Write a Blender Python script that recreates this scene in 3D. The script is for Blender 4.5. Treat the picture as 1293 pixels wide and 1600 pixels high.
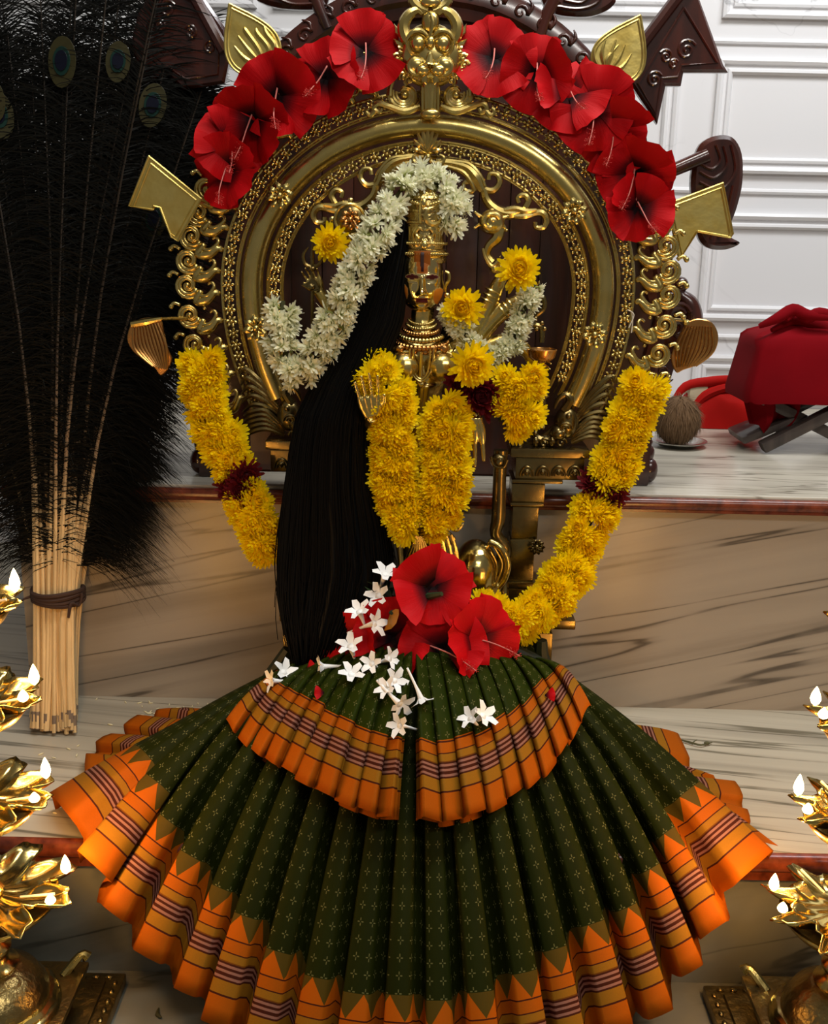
import bpy, bmesh, math, random
from mathutils import Vector, Matrix, Quaternion, noise
random.seed(7)
for o in list(bpy.data.objects): bpy.data.objects.remove(o)
SC = bpy.context.scene
COL = SC.collection
PI = math.pi
rad = math.radians
V = Vector

# ------------------------------------------------------------------ camera
FPX, PITCH, ROLL = 1716.0, rad(15), rad(1.2)
CAM = V((0, -1.59, .742))
_F = V((0, math.cos(PITCH), -math.sin(PITCH)))
_U0 = V((0, math.sin(PITCH), math.cos(PITCH)))
_R = V((1, 0, 0)) * math.cos(ROLL) + _U0 * math.sin(ROLL)
_U = V((-1, 0, 0)) * math.sin(ROLL) + _U0 * math.cos(ROLL)
cam = bpy.data.cameras.new('camera'); camo = bpy.data.objects.new('camera', cam); COL.objects.link(camo)
cam.sensor_fit = 'VERTICAL'; cam.sensor_height = 24; cam.lens = FPX / 1600 * 24
cam.clip_start = .02
_m = Matrix((_R, _U, -_F)).transposed().to_4x4(); _m.translation = CAM
camo.matrix_world = _m
SC.camera = camo

# ------------------------------------------------------------------ world, lights, exposure
W = bpy.data.worlds.new('World'); SC.world = W; W.use_nodes = True
W.node_tree.nodes['Background'].inputs[0].default_value = (1.0, .96, .9, 1)
W.node_tree.nodes['Background'].inputs[1].default_value = .12
def area(name, loc, aim, sx, sy, power, colour):
    l = bpy.data.lights.new(name, 'AREA'); l.shape = 'RECTANGLE'; l.size = sx; l.size_y = sy
    l.energy = power; l.color = colour
    o = bpy.data.objects.new(name, l); COL.objects.link(o); o.location = loc
    o.rotation_euler = (V(aim) - V(loc)).to_track_quat('-Z', 'Y').to_euler()
    return o
area('ceiling_tube_light', (.25, -.5, 2.3), (0, -.15, .2), 1.3, .2, 20, (1, .965, .9))
area('wall_fill_light', (1.0, -.05, 2.2), (.75, .8, .5), .8, .3, 17, (.95, .97, 1))  # unseen lamp, added to brighten the right part of the back wall
area('hall_tube_light', (.9, -2.3, 2.3), (.1, 0, .5), 1.3, .15, 18, (1, .96, .9))
SC.view_settings.view_transform = 'Standard'
SC.view_settings.look = 'None'
SC.view_settings.exposure = 0.18
SC.view_settings.gamma = 1.0
SC.view_settings.use_curve_mapping = False

# ------------------------------------------------------------------ positions: picture point + real depth -> place
def ray(px, py): return _F + _R * ((px - 646.5) / FPX) - _U * ((py - 800) / FPX)
def P(px, py, Y):
    d = ray(px, py); return CAM + d * ((Y - CAM.y) / d.y)
def onZ(px, py, Z):
    d = ray(px, py); return CAM + d * ((Z - CAM.z) / d.z)
def k(Y): return (P(651, 500, Y) - P(646, 500, Y)).length / 5   # metres in one picture unit at depth Y

# ------------------------------------------------------------------ node materials
def lin(h):
    h = h.lstrip('#'); c = [int(h[i:i+2], 16) / 255 for i in (0, 2, 4)]
    return tuple(x / 12.92 if x <= .04045 else ((x + .055) / 1.055) ** 2.4 for x in c) + (1,)
class N:
    def __init__(s, name):
        s.m = bpy.data.materials.new(name); s.m.use_nodes = True; s.t = s.m.node_tree
        s.b = s.t.nodes['Principled BSDF']
    def n(s, kind, **kw):
        nd = s.t.nodes.new(kind)
        for a, b in kw.items():
            if a.startswith('i_'):
                key = a[2:]; key = int(key) if key.isdigit() else key
                s.put(nd.inputs[key], b)
            else: setattr(nd, a, b)
        return nd
    def put(s, sock, val):
        if isinstance(val, bpy.types.NodeSocket): s.t.links.new(val, sock)
        else: sock.default_value = val
    def math(s, op, a, b=0.0, c=None):
        nd = s.t.nodes.new('ShaderNodeMath'); nd.operation = op
        s.put(nd.inputs[0], a); s.put(nd.inputs[1], b)
        if c is not None: s.put(nd.inputs[2], c)
        return nd.outputs[0]
    def mix(s, f, a, b):
        nd = s.t.nodes.new('ShaderNodeMix'); nd.data_type = 'RGBA'
        s.put(nd.inputs[0], f); s.put(nd.inputs[6], a); s.put(nd.inputs[7], b)
        return nd.outputs[2]
    def ramp(s, f, stops, interp='LINEAR'):
        nd = s.t.nodes.new('ShaderNodeValToRGB'); cr = nd.color_ramp; cr.interpolation = interp
        while len(cr.elements) < len(stops): cr.elements.new(.5)
        for e, (p, c) in zip(cr.elements, stops): e.position = p; e.color = c
        s.put(nd.inputs[0], f); return nd.outputs[0]
    def noise(s, scale, detail=3, vec=None, dist=0.0, rough=.5):
        nd = s.t.nodes.new('ShaderNodeTexNoise'); nd.inputs['Scale'].default_value = scale
        nd.inputs['Detail'].default_value = detail; nd.inputs['Distortion'].default_value = dist
        nd.inputs['Roughness'].default_value = rough
        if vec is not None: s.t.links.new(vec, nd.inputs['Vector'])
        return nd.outputs[0]
    def pos(s, scale=(1, 1, 1), rot=(0, 0, 0), loc=(0, 0, 0)):
        g = s.t.nodes.new('ShaderNodeNewGeometry')
        r_ = s.t.nodes.new('ShaderNodeMapping'); s.t.links.new(g.outputs['Position'], r_.inputs[0]); r_.inputs['Rotation'].default_value = rot
        mp = s.t.nodes.new('ShaderNodeMapping'); s.t.links.new(r_.outputs[0], mp.inputs[0])
        mp.inputs['Scale'].default_value = scale; mp.inputs['Location'].default_value = loc
        return mp.outputs[0]
    def bump(s, h, strength=.3, dist=.002):
        nd = s.t.nodes.new('ShaderNodeBump'); nd.inputs['Strength'].default_value = strength
        nd.inputs['Distance'].default_value = dist; s.put(nd.inputs['Height'], h)
        s.t.links.new(nd.outputs[0], s.b.inputs['Normal'])
    def out(s, col=None, rough=None, metal=None, **kw):
        if col is not None: s.put(s.b.inputs['Base Color'], col)
        if rough is not None: s.put(s.b.inputs['Roughness'], rough)
        if metal is not None: s.put(s.b.inputs['Metallic'], metal)
        for a, b in kw.items(): s.put(s.b.inputs[a.replace('_', ' ')], b)
        return s.m

M = {}
def brass(name, c1, c2, rough=.2, bump=.12, bscale=90):
    q = N(name); n1 = q.noise(35, 4, q.pos()); n2 = q.noise(bscale, 3, q.pos())
    c = q.mix(q.ramp(n1, [(.35, (0, 0, 0, 1)), (.7, (1, 1, 1, 1))]), c1, c2)
    q.bump(n2, bump, .0015)
    return q.out(c, q.math('MULTIPLY_ADD', n1, .18, rough - .07), 1.0)
M['brass'] = brass('brass', (.74, .57, .20, 1), (.56, .41, .12, 1), .25)
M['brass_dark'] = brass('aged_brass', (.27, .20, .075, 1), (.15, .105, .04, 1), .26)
M['brass_relief'] = brass('chased_brass', (.74, .57, .22, 1), (.40, .28, .09, 1), .22, 1.0, 210)
M['brass_lamp'] = brass('lamp_brass', (.60, .47, .17, 1), (.44, .33, .10, 1), .2, .25)
M['brass_engraved'] = brass('engraved_brass', (.40, .29, .11, 1), (.20, .14, .05, 1), .3, .9, 130)
M['brass_sheet'] = brass('sheet_brass', (.78, .62, .20, 1), (.58, .42, .10, 1), .38, .7, 38)
M['copper'] = brass('copper_sheet', (.66, .33, .10, 1), (.5, .24, .07, 1), .25, .2)

def wood(name, a, b, rough=.25, stretch=(30, 30, 3)):
    q = N(name); n = q.noise(1.0, 5, q.pos(stretch), .6)
    q.bump(n, .12, .002)
    return q.out(q.ramp(n, [(.3, a), (.7, b)]), rough, 0, Coat_Weight=.5, Coat_Roughness=.12)
M['wood'] = wood('varnished_dark_wood', lin('#2a100a'), lin('#4a1e12'))
M['wood_panel'] = wood('brown_wood_panel', lin('#200c05'), lin('#481d0b'), .45)
M['wood_old'] = wood('weathered_wood', lin('#2c2320'), lin('#54463e'), .8)

def marble(name, base, dark, line, rot, st=(1.2, 14, 14), rough=.3):
    q = N(name)
    v = q.pos(st, rot)
    n = q.noise(1.0, 6, v, .5, .55)
    n2 = q.noise(1.45, 3, q.pos(tuple(x * 1.1 for x in st), rot, (3.1, 1.7, 4.2)), .15, .45)
    n3 = q.noise(3.0, 4, q.pos((2, 2, 2)))
    c = q.ramp(n, [(.32, dark), (.5, base), (.72, tuple(min(1, x * 1.12) for x in base[:3]) + (1,))])
    # thin dark veins where a stretched noise crosses its middle value
    l = q.math('ABSOLUTE', q.math('SUBTRACT', n2, .5))
    veil = q.ramp(l, [(.0, (1, 1, 1, 1)), (.007, (.8, .8, .8, 1)), (.013, (.22, .22, .22, 1)), (.03, (0, 0, 0, 1))])
    gate = q.ramp(n3, [(.34, (.1, .1, .1, 1)), (.56, (1, 1, 1, 1))])
    f = q.math('MULTIPLY', q.math('MULTIPLY', veil, gate), .85)
    return q.out(q.mix(f, c, line), rough, 0)
M['marble_riser'] = marble('brown_veined_marble', lin('#a49a8b'), lin('#8a8072'), lin('#403830'), (0, rad(13), 0), (.5, 9, 11))
M['marble_top'] = marble('grey_veined_marble', lin('#b3ab98'), lin('#928b7b'), lin('#55503f'), (0, 0, rad(9)), (.5, 14, 12), .25)
M['marble_slab'] = marble('pale_veined_marble', lin('#bdb6a6'), lin('#9d968a'), lin('#605848'), (0, 0, rad(3)), (1.4, 18, 12), .22)
M['marble_low'] = marble('grey_floor_marble', lin('#87867a'), lin('#6a6a60'), lin('#3a3832'), (0, rad(15), rad(-10)), (.5, 8, 9), .3)

q = N('red_brown_granite'); n = q.noise(60, 3, q.pos())
M['granite'] = q.out(q.ramp(n, [(.3, lin('#4a1d0e')), (.7, lin('#7c3a20'))]), .25, 0)
q = N('white_marble_wall'); n = q.noise(2.2, 5, q.pos((.7, 1, 1.6), (0, rad(-32), 0)), .6, .55)
l = q.math('ABSOLUTE', q.math('SUBTRACT', n, .5))
f = q.ramp(l, [(0, (1, 1, 1, 1)), (.006, (0, 0, 0, 1))])
g = q.ramp(q.noise(1.4, 2, q.pos((1, 1, 1), (0, 0, 0), (5, 2, 1))), [(.45, (0, 0, 0, 1)), (.6, (1, 1, 1, 1))])
M['wall'] = q.out(q.mix(q.math('MULTIPLY', q.math('MULTIPLY', f, g), .8), (.72, .72, .735, 1), (.25, .25, .26, 1)), .18, 0)

def plain(name, c, rough=.5, metal=0, nz=None, **kw):
    q = N(name)
    if nz:
        n = q.noise(nz[0], 3, q.pos()); c2 = tuple(x * nz[1] for x in c[:3]) + (1,)
        c = q.mix(n, c, c2)
    return q.out(c, rough, metal, **kw)
M['hair'] = plain('black_hair', (.0028, .0026, .0024, 1), .5, Specular_IOR_Level=.10)
M['feather'] = plain('dark_feather', (.0042, .0043, .0032, 1), .6, Specular_IOR_Level=.12)
M['quill'] = plain('feather_quill', lin('#423a33'), .6)
q = N('pale_quill_stalk'); sp_ = q.n('ShaderNodeSeparateXYZ', i_0=q.pos())
M['stalk'] = q.out(q.mix(q.math('MULTIPLY', q.noise(60, 2, q.pos((1, 1, .05))), .45), q.ramp(sp_.outputs[2], [(.0, lin('#eed09a')), (.30, lin('#e6c48c')), (.40, lin('#a98a68')), (.52, lin('#5a4b3e')), (.66, lin('#1c1916'))]), lin('#4a3a28')), .6, 0, Specular_IOR_Level=.12)
M['stalk_tip'] = plain('grey_quill_tip', lin('#77685a'), .6)
M['cord'] = plain('brown_cord', lin('#3a2418'), .8)
M['eye_gold'] = plain('feather_eye_gold', (.034, .030, .010, 1), .5, Specular_IOR_Level=.2)
M['eye_teal'] = plain('feather_eye_teal', (.006, .026, .020, 1), .4, Specular_IOR_Level=.2)
M['eye_blue'] = plain('feather_eye_blue', (.003, .004, .012, 1), .4, Specular_IOR_Level=.2)
M['silk_plain'] = plain('dark_green_silk', lin('#1b2410'), .5)
M['string'] = plain('garland_string', lin('#3b3a14'), .8)
M['white_petal'] = plain('white_petal', (.90, .90, .87, 1), .55)
M['pistil'] = plain('pink_pistil', lin('#d0756a'), .5)
M['anther'] = plain('red_anther', lin('#b81f16'), .6)
M['leaf'] = plain('green_leaf', lin('#24361a'), .5)
M['leaf_yellow'] = plain('yellowing_leaf', lin('#b5791c'), .5)
M['red_cloth'] = plain('red_velvet_cloth', lin('#820410'), .9, 0, (9, .55), Specular_IOR_Level=.1)
M['red_cloth2'] = plain('bright_red_cloth', lin('#c4150e'), .75, 0, (14, .5), Specular_IOR_Level=.15)
M['paper'] = plain('book_paper', lin('#b8a98c'), .8)
M['book'] = plain('book_cover', lin('#1b1a22'), .5)
M['coir'] = plain('coir_fibre', lin('#755737'), .9, 0, (120, .5))
M['steel'] = plain('steel_plate', (.55, .54, .5, 1), .25, 1)
M['rice'] = plain('rice_grain', lin('#e9dfb4'), .5)
M['twig'] = plain('dry_twig', lin('#4c4a2c'), .8)
M['thread'] = plain('white_thread', lin('#d8d2c0'), .8)
M['orange_paste'] = plain('orange_paste', (.27, .075, .008, 1), .7, 0, (300, .6), Specular_IOR_Level=.1)
M['dark_paste'] = plain('dark_paste', (.02, .003, .003, 1), .7)
M['vermilion'] = plain('vermilion_paint', lin('#7a1010'), .5)
q = N('lamp_flame')
M['flame'] = q.out((1, .7, .3, 1), .5, 0, Emission_Color=(1, .72, .30, 1), Emission_Strength=14)

def petal_mat(name, inner, outer, rough=.55, trans=.0):
    q = N(name); u = q.n('ShaderNodeUVMap'); s = q.n('ShaderNodeSeparateXYZ', i_0=u.outputs[0])
    c = q.ramp(s.outputs[1], [(0, inner), (.55, outer), (1, outer)])
    mt = q.out(c, rough, 0, Specular_IOR_Level=.2)
    tr = q.n('ShaderNodeBsdfTranslucent', i_0=c); mx = q.n('ShaderNodeMixShader', i_0=.4, i_1=q.b.outputs[0], i_2=tr.outputs[0])
    q.t.links.new(mx.outputs[0], q.t.nodes['Material Output'].inputs[0])
    return mt
M['mum_yellow'] = petal_mat('yellow_petal', lin('#e4bc00'), lin('#fde60e'))
M['mum_deep'] = petal_mat('deep_yellow_petal', lin('#e6b400'), lin('#fbdf08'))
M['mum_maroon'] = petal_mat('maroon_petal', lin('#2a0408'), lin('#6e1a20'))
M['jasmine'] = petal_mat('jasmine_petal', lin('#c2c878'), lin('#f3f2d6'))
q = N('hibiscus_petal'); u = q.n('ShaderNodeUVMap'); s = q.n('ShaderNodeSeparateXYZ', i_0=u.outputs[0])
n = q.noise(1, 3, q.n('ShaderNodeMapping', i_0=u.outputs[0], i_3=(22, 2, 1)).outputs[0])
c = q.ramp(s.outputs[1], [(.10, lin('#100003')), (.3, lin('#5c0107')), (.5, lin('#a60209')), (1, lin('#b8040c'))])
q.bump(n, .25, .002)
M['red_petal'] = q.out(c, .6, 0, Specular_IOR_Level=.12)

# pleated silk: u runs around the cloth, v runs up from the hem, both in metres
def silk(name, tri=True, scale=.90, base='#222706'):
    q = N(name); u = q.n('ShaderNodeUVMap'); s = q.n('ShaderNodeSeparateXYZ', i_0=u.outputs[0])
    U_, V_ = s.outputs[0], q.math('DIVIDE', s.outputs[1], scale)
    OR, GO, MA, PK, BR, OL = lin('#a44f08'), lin('#8e5e16'), lin('#3a0d10'), lin('#8f6052'), lin('#6a3a10'), lin('#4a3a10')
    stops = [(0, OR), (.034, MA), (.036, GO), (.052, MA), (.054, PK), (.0575, MA), (.061, PK), (.0645, MA), (.0675, PK), (.0705, MA),
             (.073, BR), (.075, GO), (.084, MA), (.0855, OR), (.1, MA), (.1018, OR)]
    border = q.ramp(q.math('MULTIPLY', V_, 5.0), [(p * 5, c) for p, c in stops], 'CONSTANT')
    zz = q.noise(1, 2, q.n('ShaderNodeMapping', i_0=u.outputs[0], i_3=(900, 500, 1)).outputs[0])
    border = q.mix(q.math('MULTIPLY', zz, .35), border, OL)
    top = .132 if tri else .104
    # temple triangles
    t = q.math('ABSOLUTE', q.math('MULTIPLY_ADD', q.math('FRACT', q.math('DIVIDE', U_, .046 * scale)), 2.0, -1.0))
    hgt = q.math('DIVIDE', q.math('SUBTRACT', V_, .1018), .03)
    intri = q.math('LESS_THAN', hgt, t)
    tcol = q.mix(intri, OL, OR)
    G = lin(base)
    nz = q.noise(1, 3, q.n('ShaderNodeMapping', i_0=u.outputs[0], i_3=(30, 4, 1)).outputs[0])
    green = q.mix(nz, G, tuple(x * .45 for x in G[:3]) + (1,))
    # woven dashes: crosses on a fine grid
    fu = q.math('FRACT', q.math('DIVIDE', U_, .0185)); fv = q.math('FRACT', q.math('DIVIDE', s.outputs[1], .0185))
    du = q.math('ABSOLUTE', q.math('SUBTRACT', fu, .5)); dv = q.math('ABSOLUTE', q.math('SUBTRACT', fv, .5))
    a = q.math('MULTIPLY', q.math('LESS_THAN', du, .035), q.math('LESS_THAN', dv, .24))
    b = q.math('MULTIPLY', q.math('LESS_THAN', dv, .035), q.math('LESS_THAN', du, .24))
    hole = q.math('GREATER_THAN', q.math('MAXIMUM', du, dv), .07)
    dash = q.math('MULTIPLY', q.math('MAXIMUM', a, b), hole)
    green = q.mix(q.math('MULTIPLY', dash, .75), green, lin('#66633a'))
    isb = q.math('GREATER_THAN', V_, .1018)
    istop = q.math('GREATER_THAN', V_, top)
    c = q.mix(isb, border, tcol) if tri else border
    c = q.mix(istop, c, green)
    return q.out(c, .6, 0, Specular_IOR_Level=.04)
M['silk'] = silk('green_silk_orange_border')
M['silk_flounce'] = silk('green_silk_flounce', False, .92, '#2a3407')

# ------------------------------------------------------------------ mesh helpers
ORG = {}
def catmull(pts, n):
    pts = [V(p) for p in pts]
    if len(pts) == 2: return [pts[0].lerp(pts[1], i / n) for i in range(n + 1)]
    out = []; m = len(pts) - 1
    for j in range(n + 1):
        x = j / n * m; i = min(int(x), m - 1); t = x - i
        p0, p1, p2, p3 = pts[max(i-1, 0)], pts[i], pts[i+1], pts[min(i+2, m)]
        out.append(.5 * ((2*p1) + (p2-p0)*t + (2*p0-5*p1+4*p2-p3)*t*t + (3*p1-p0-3*p2+p3)*t**3))
    return out
def sample(pts, x):
    """catmull through pts, x in point index units"""
    m = len(pts) - 1; x = max(0, min(m, x)); i = min(int(x), m - 1); t = x - i
    p0, p1, p2, p3 = pts[max(i-1, 0)], pts[i], pts[i+1], pts[min(i+2, m)]
    return .5 * ((2*p1) + (p2-p0)*t + (2*p0-5*p1+4*p2-p3)*t*t + (3*p1-p0-3*p2+p3)*t**3)
class MB:
    def __init__(s): s.v = []; s.f = []; s.uv = {}; s.col = None
    def add(s, vs, fs, uvs=None):
        b = len(s.v); s.v += [V(x) for x in vs]; s.f += [tuple(i + b for i in f) for f in fs]
        if uvs:
            for i, x in enumerate(uvs): s.uv[b + i] = x
        return s
    def tube(s, pts, r, n=8, cap=True, flat=1.0, up=None, smooth=0):
        pts = [V(p) for p in pts]
        if smooth:
            m = len(pts) - 1; N_ = smooth * m
            if not isinstance(r, (int, float)):
                r = [r[min(int(i / N_ * m), m - 1)] * (1 - (i / N_ * m - min(int(i / N_ * m), m - 1))) + r[min(int(i / N_ * m), m - 1) + 1] * (i / N_ * m - min(int(i / N_ * m), m - 1)) for i in range(N_ + 1)]
            pts = catmull(pts, N_)
        L = len(pts); rs = [r] * L if isinstance(r, (int, float)) else list(r)
        vs = []; fs = []; nrm = None
        for i, p in enumerate(pts):
            t = (pts[min(i+1, L-1)] - pts[max(i-1, 0)])
            t = t.normalized() if t.length > 1e-9 else V((0, 0, 1))
            if nrm is None:
                a = V(up) if up else V((0, -1, 0))
                nrm = a - t * a.dot(t)
                if nrm.length < 1e-3: nrm = V((1, 0, 0)) - t * t.x
            else: nrm = nrm - t * nrm.dot(t)
            nrm = nrm.normalized(); bi = t.cross(nrm)
            for j in range(n):
                a = 2 * PI * j / n
                vs.append(p + (nrm * math.cos(a) * flat + bi * math.sin(a)) * rs[i])
        for i in range(L - 1):
            for j in range(n):
                fs.append((i*n + j, i*n + (j+1) % n, (i+1)*n + (j+1) % n, (i+1)*n + j))
        if cap: fs.append(tuple(range(n - 1, -1, -1))); fs.append(tuple((L-1)*n + j for j in range(n)))
        return s.add(vs, fs)
    def ball(s, c, r, nu=12, nv=8, rot=None):
        if isinstance(r, (int, float)): r = (r, r, r)
        c = V(c); vs = [V((0, 0, 1))]
        for i in range(1, nv):
            a = PI * i / nv
            for j in range(nu):
                b = 2 * PI * j / nu; vs.append(V((math.sin(a)*math.cos(b), math.sin(a)*math.sin(b), math.cos(a))))
        vs.append(V((0, 0, -1)))
        vs = [V((x.x*r[0], x.y*r[1], x.z*r[2])) for x in vs]
        if rot: vs = [rot @ x for x in vs]
        fs = [(0, 1+j, 1+(j+1) % nu) for j in range(nu)]
        for i in range(nv - 2):
            for j in range(nu):
                fs.append((1+i*nu+j, 1+(i+1)*nu+j, 1+(i+1)*nu+(j+1) % nu, 1+i*nu+(j+1) % nu))
        e = len(vs) - 1; b = 1 + (nv-2)*nu
        fs += [(e, b+(j+1) % nu, b+j) for j in range(nu)]
        return s.add([x + c for x in vs], fs)
    def lathe(s, prof, c=(0, 0, 0), n=24, mod=None, mat=None):
        c = V(c); vs = []; fs = []
        for (r, z) in prof:
            for j in range(n):
                a = 2*PI*j/n; rr = r * (mod(a, r, z) if mod else 1)
                p = V((rr*math.cos(a), rr*math.sin(a), z)); vs.append((mat @ p if mat else p) + c)
        for i in range(len(prof) - 1):
            for j in range(n): fs.append((i*n+j, i*n+(j+1) % n, (i+1)*n+(j+1) % n, (i+1)*n+j))
        fs.append(tuple(range(n - 1, -1, -1))); fs.append(tuple((len(prof)-1)*n + j for j in range(n)))
        return s.add(vs, fs)
    def box(s, lo, hi, bev=0.0, mat=None):
        lo, hi = V(lo), V(hi)
        if bev <= 0:
            vs = [V((x, y, z)) for x in (lo.x, hi.x) for y in (lo.y, hi.y) for z in (lo.z, hi.z)]
            fs = [(0, 1, 3, 2), (4, 6, 7, 5), (0, 4, 5, 1), (2, 3, 7, 6), (0, 2, 6, 4), (1, 5, 7, 3)]
        else:
            bm = bmesh.new(); bmesh.ops.create_cube(bm, size=1)
            for v in bm.verts: v.co = V([lo[i] + (v.co[i] + .5) * (hi[i] - lo[i]) for i in range(3)])
            bmesh.ops.bevel(bm, geom=bm.edges[:], offset=bev, segments=2, affect='EDGES', profile=.6)
            bm.verts.index_update(); vs = [v.co.copy() for v in bm.verts]; fs = [tuple(v.index for v in f.verts) for f in bm.faces]; bm.free()
        if mat: vs = [mat @ v for v in vs]
        return s.add(vs, fs)
    def prism(s, outline, thick, bev=.002, axis=(0, 1, 0)):
        """outline = points facing the viewer; the slab grows along axis by thick; bevelled front rim"""
        o = [V(p) for p in outline]; ax = V(axis).normalized(); n = len(o)
        cen = sum(o, V()) / n
        area_ = sum(((o[i]-cen).cross(o[(i+1) % n]-cen)).dot(ax) for i in range(n))
        if area_ < 0: o.reverse()
        ins = []
        for i in range(n):
            e1 = (o[i] - o[i-1]).normalized(); e2 = (o[(i+1) % n] - o[i]).normalized()
            n1 = ax.cross(e1); n2 = ax.cross(e2); b = n1 + n2
            b = b.normalized() if b.length > 1e-5 else n1
            ins.append(o[i] + b * bev / max(.45, b.dot(n1)))
        rings = [[p for p in ins], [p + ax * bev for p in o], [p + ax * (thick - bev) for p in o], [p + ax * thick for p in ins]]
        vs = sum(rings, []); fs = [tuple(range(n))[::-1], tuple(3*n + i for i in range(n))]
        for q_ in range(3):
            for i in range(n): fs.append((q_*n+i, q_*n+(i+1) % n, (q_+1)*n+(i+1) % n, (q_+1)*n+i))
        return s.add(vs, fs)
    def grid(s, rows, uvs=None):
        nr, nc = len(rows), len(rows[0])
        fs = [(i*nc+j, i*nc+j+1, (i+1)*nc+j+1, (i+1)*nc+j) for i in range(nr-1) for j in range(nc-1)]
        return s.add(sum(rows, []), fs, sum(uvs, []) if uvs else None)
    def mesh(s, name, mat, smooth=True, org=V()):
        me = bpy.data.meshes.new(name)
        me.from_pydata([tuple(v - org) for v in s.v], [], s.f)
        if s.uv:
            ul = me.uv_layers.new(name='UVMap')
            for lp in me.loops: ul.data[lp.index].uv = s.uv.get(lp.vertex_index, (0, 0))
        if s.col:
            ca = me.color_attributes.new('paint', 'FLOAT_COLOR', 'POINT')
            for i, c in enumerate(s.col): ca.data[i].color = c
        if mat: me.materials.append(mat)
        if smooth:
            me.polygons.foreach_set('use_smooth', [True] * len(me.polygons))
        me.validate(); me.update()
        return me
    def build(s, name, mat, parent=None, smooth=True, sharp=None):
        org = ORG.get(parent, V()) if parent else V()
        me = s.mesh(name, mat, smooth, org)
        if smooth: me.set_sharp_from_angle(angle=rad(sharp or 42))
        return link(name, me, parent)
def link(name, me, parent=None):
    o = bpy.data.objects.new(name, me); COL.objects.link(o)
    if parent:
        o.parent = parent; ORG[o] = ORG.get(parent, V())
    return o
def tag(o, label, cat=None, group=None, kind=None):
    if label: o['label'] = label
    if cat: o['category'] = cat
    if group: o['group'] = group
    if kind: o['kind'] = kind
    return o
def thing(name, loc, label, cat, group=None):
    o = bpy.data.objects.new(name, None); COL.objects.link(o); o.location = V(loc); o.empty_display_size = .02
    ORG[o] = V(loc); return tag(o, label, cat, group)
def inst(name, me, parent, mw):
    """a copy of a shared mesh placed by world matrix under parent"""
    o = link(name, me, parent)
    o.matrix_local = Matrix.Translation(-ORG.get(parent, V())) @ mw if parent else mw
    return o
def frame(loc, z, spin=0.0, scale=1.0):
    """matrix with local +Z along z"""
    qd = V(z).normalized().to_track_quat('Z', 'Y')
    return Matrix.Translation(V(loc)) @ qd.to_matrix().to_4x4() @ Matrix.Rotation(spin, 4, 'Z') @ Matrix.Scale(scale, 4)
def spiral(c, r, turns, start, Y=0, n=22, mir=1, shrink=.12):
    """points of a spiral in the XZ plane, from the outside inwards"""
    c = V(c); out = []
    for i in range(n + 1):
        t = i / n; a = start + turns * 2 * PI * t; rr = r * (1 - t) + r * shrink * t
        out.append(c + V((mir * rr * math.cos(a), Y, rr * math.sin(a))))
    return out
def jit(a): return random.uniform(-a, a)

# ------------------------------------------------------------------ the place: steps, wall, floor
ZS, YW, YL, ZF = .35, .83, -.40, -.195      # slab top, wall, lower platform edge, floor
XL = -.612
st = lambda o: tag(o, None, None, None, 'structure')
b = MB(); b.box((-2.2, -1.9, ZF - .06), (2.2, YL + .02, ZF)); st(b.build('floor', M['marble_low'], smooth=False))
b = MB(); b.box((-2.2, YL + .012, ZF - .04), (2.2, YW, -.032)); o = st(b.build('lower_step_riser', M['marble_low'], smooth=False))
tag(o, 'grey veined marble riser below the lower platform')
b = MB(); b.box((-2.2, YL + .004, -.03), (2.2, YW, 0)); o = st(b.build('lower_platform', M['marble_top'], smooth=False))
tag(o, 'grey veined marble lower platform')
b = MB(); b.tube([(-2.2, YL + .003, -.0125), (2.2, YL + .003, -.0125)], .0125, 12); b.box((-2.2, YL - .001, -.036), (2.2, YL + .012, -.0125))
tag(st(b.build('trim_1', M['granite'])), 'red brown edge strip of the lower platform')
b = MB(); b.box((XL + .012, .012, .0), (2.2, YW, ZS - .024)); o = st(b.build('upper_step_riser', M['marble_riser'], smooth=False))
tag(o, 'brown veined marble riser of the upper platform')
b = MB(); b.box((XL + .004, .004, ZS - .022), (2.2, YW, ZS), .003); o = st(b.build('upper_platform', M['marble_slab'], smooth=False))
tag(o, 'pale veined marble top of the upper platform')
b = MB(); b.tube([(2.2, .0, ZS - .013), (XL, .0, ZS - .013), (XL, YW, ZS - .013)], .0095, 10); b.box((XL, -.003, ZS - .026), (2.2, .012, ZS - .013)); b.box((XL - .003, 0, ZS - .026), (XL + .012, YW, ZS - .013))
tag(st(b.build('trim_2', M['granite'])), 'red brown edge strip of the upper platform')
wall = MB(); wall.box((-2.2, YW, ZF), (2.2, YW + .08, 2.2)); wall = st(wall.build('wall_back', M['wall'], smooth=False))
# wall panels: mitred mouldings as geometry
def moulding(x0, x1, z0, z1):
    prof = [(0, 0), (0, .010), (.006, .013), (.012, .010), (.014, .005), (.020, .005), (.022, .009), (.027, .010), (.031, .006), (.033, .0), (.036, -.001)]
    m = MB(); vs = []
    for ins, h in prof:
        for x, z in ((x0+ins, z0+ins), (x1-ins, z0+ins), (x1-ins, z1-ins), (x0+ins, z1-ins)): vs.append(V((x, YW - h, z)))
    fs = [(i*4+j, i*4+(j+1) % 4, (i+1)*4+(j+1) % 4, (i+1)*4+j) for i in range(len(prof)-1) for j in range(4)]
    m.add(vs, fs); m.build('wall_moulding', M['wall'], wall, smooth=False)
def wx(x, y): return P(x, y, YW).x
def wz(x, y): return P(x, y, YW).z
cols = [(-2.1, wx(402, 40)), (wx(428, 40), wx(1052, 250)), (wx(1108, 250), 2.1)]
rows = [(wz(1200, 30), 2.0), (wz(1200, 272), wz(1200, 92)), (wz(1200, 502), wz(1200, 334)), (ZS + .012, wz(1200, 556))]
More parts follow.
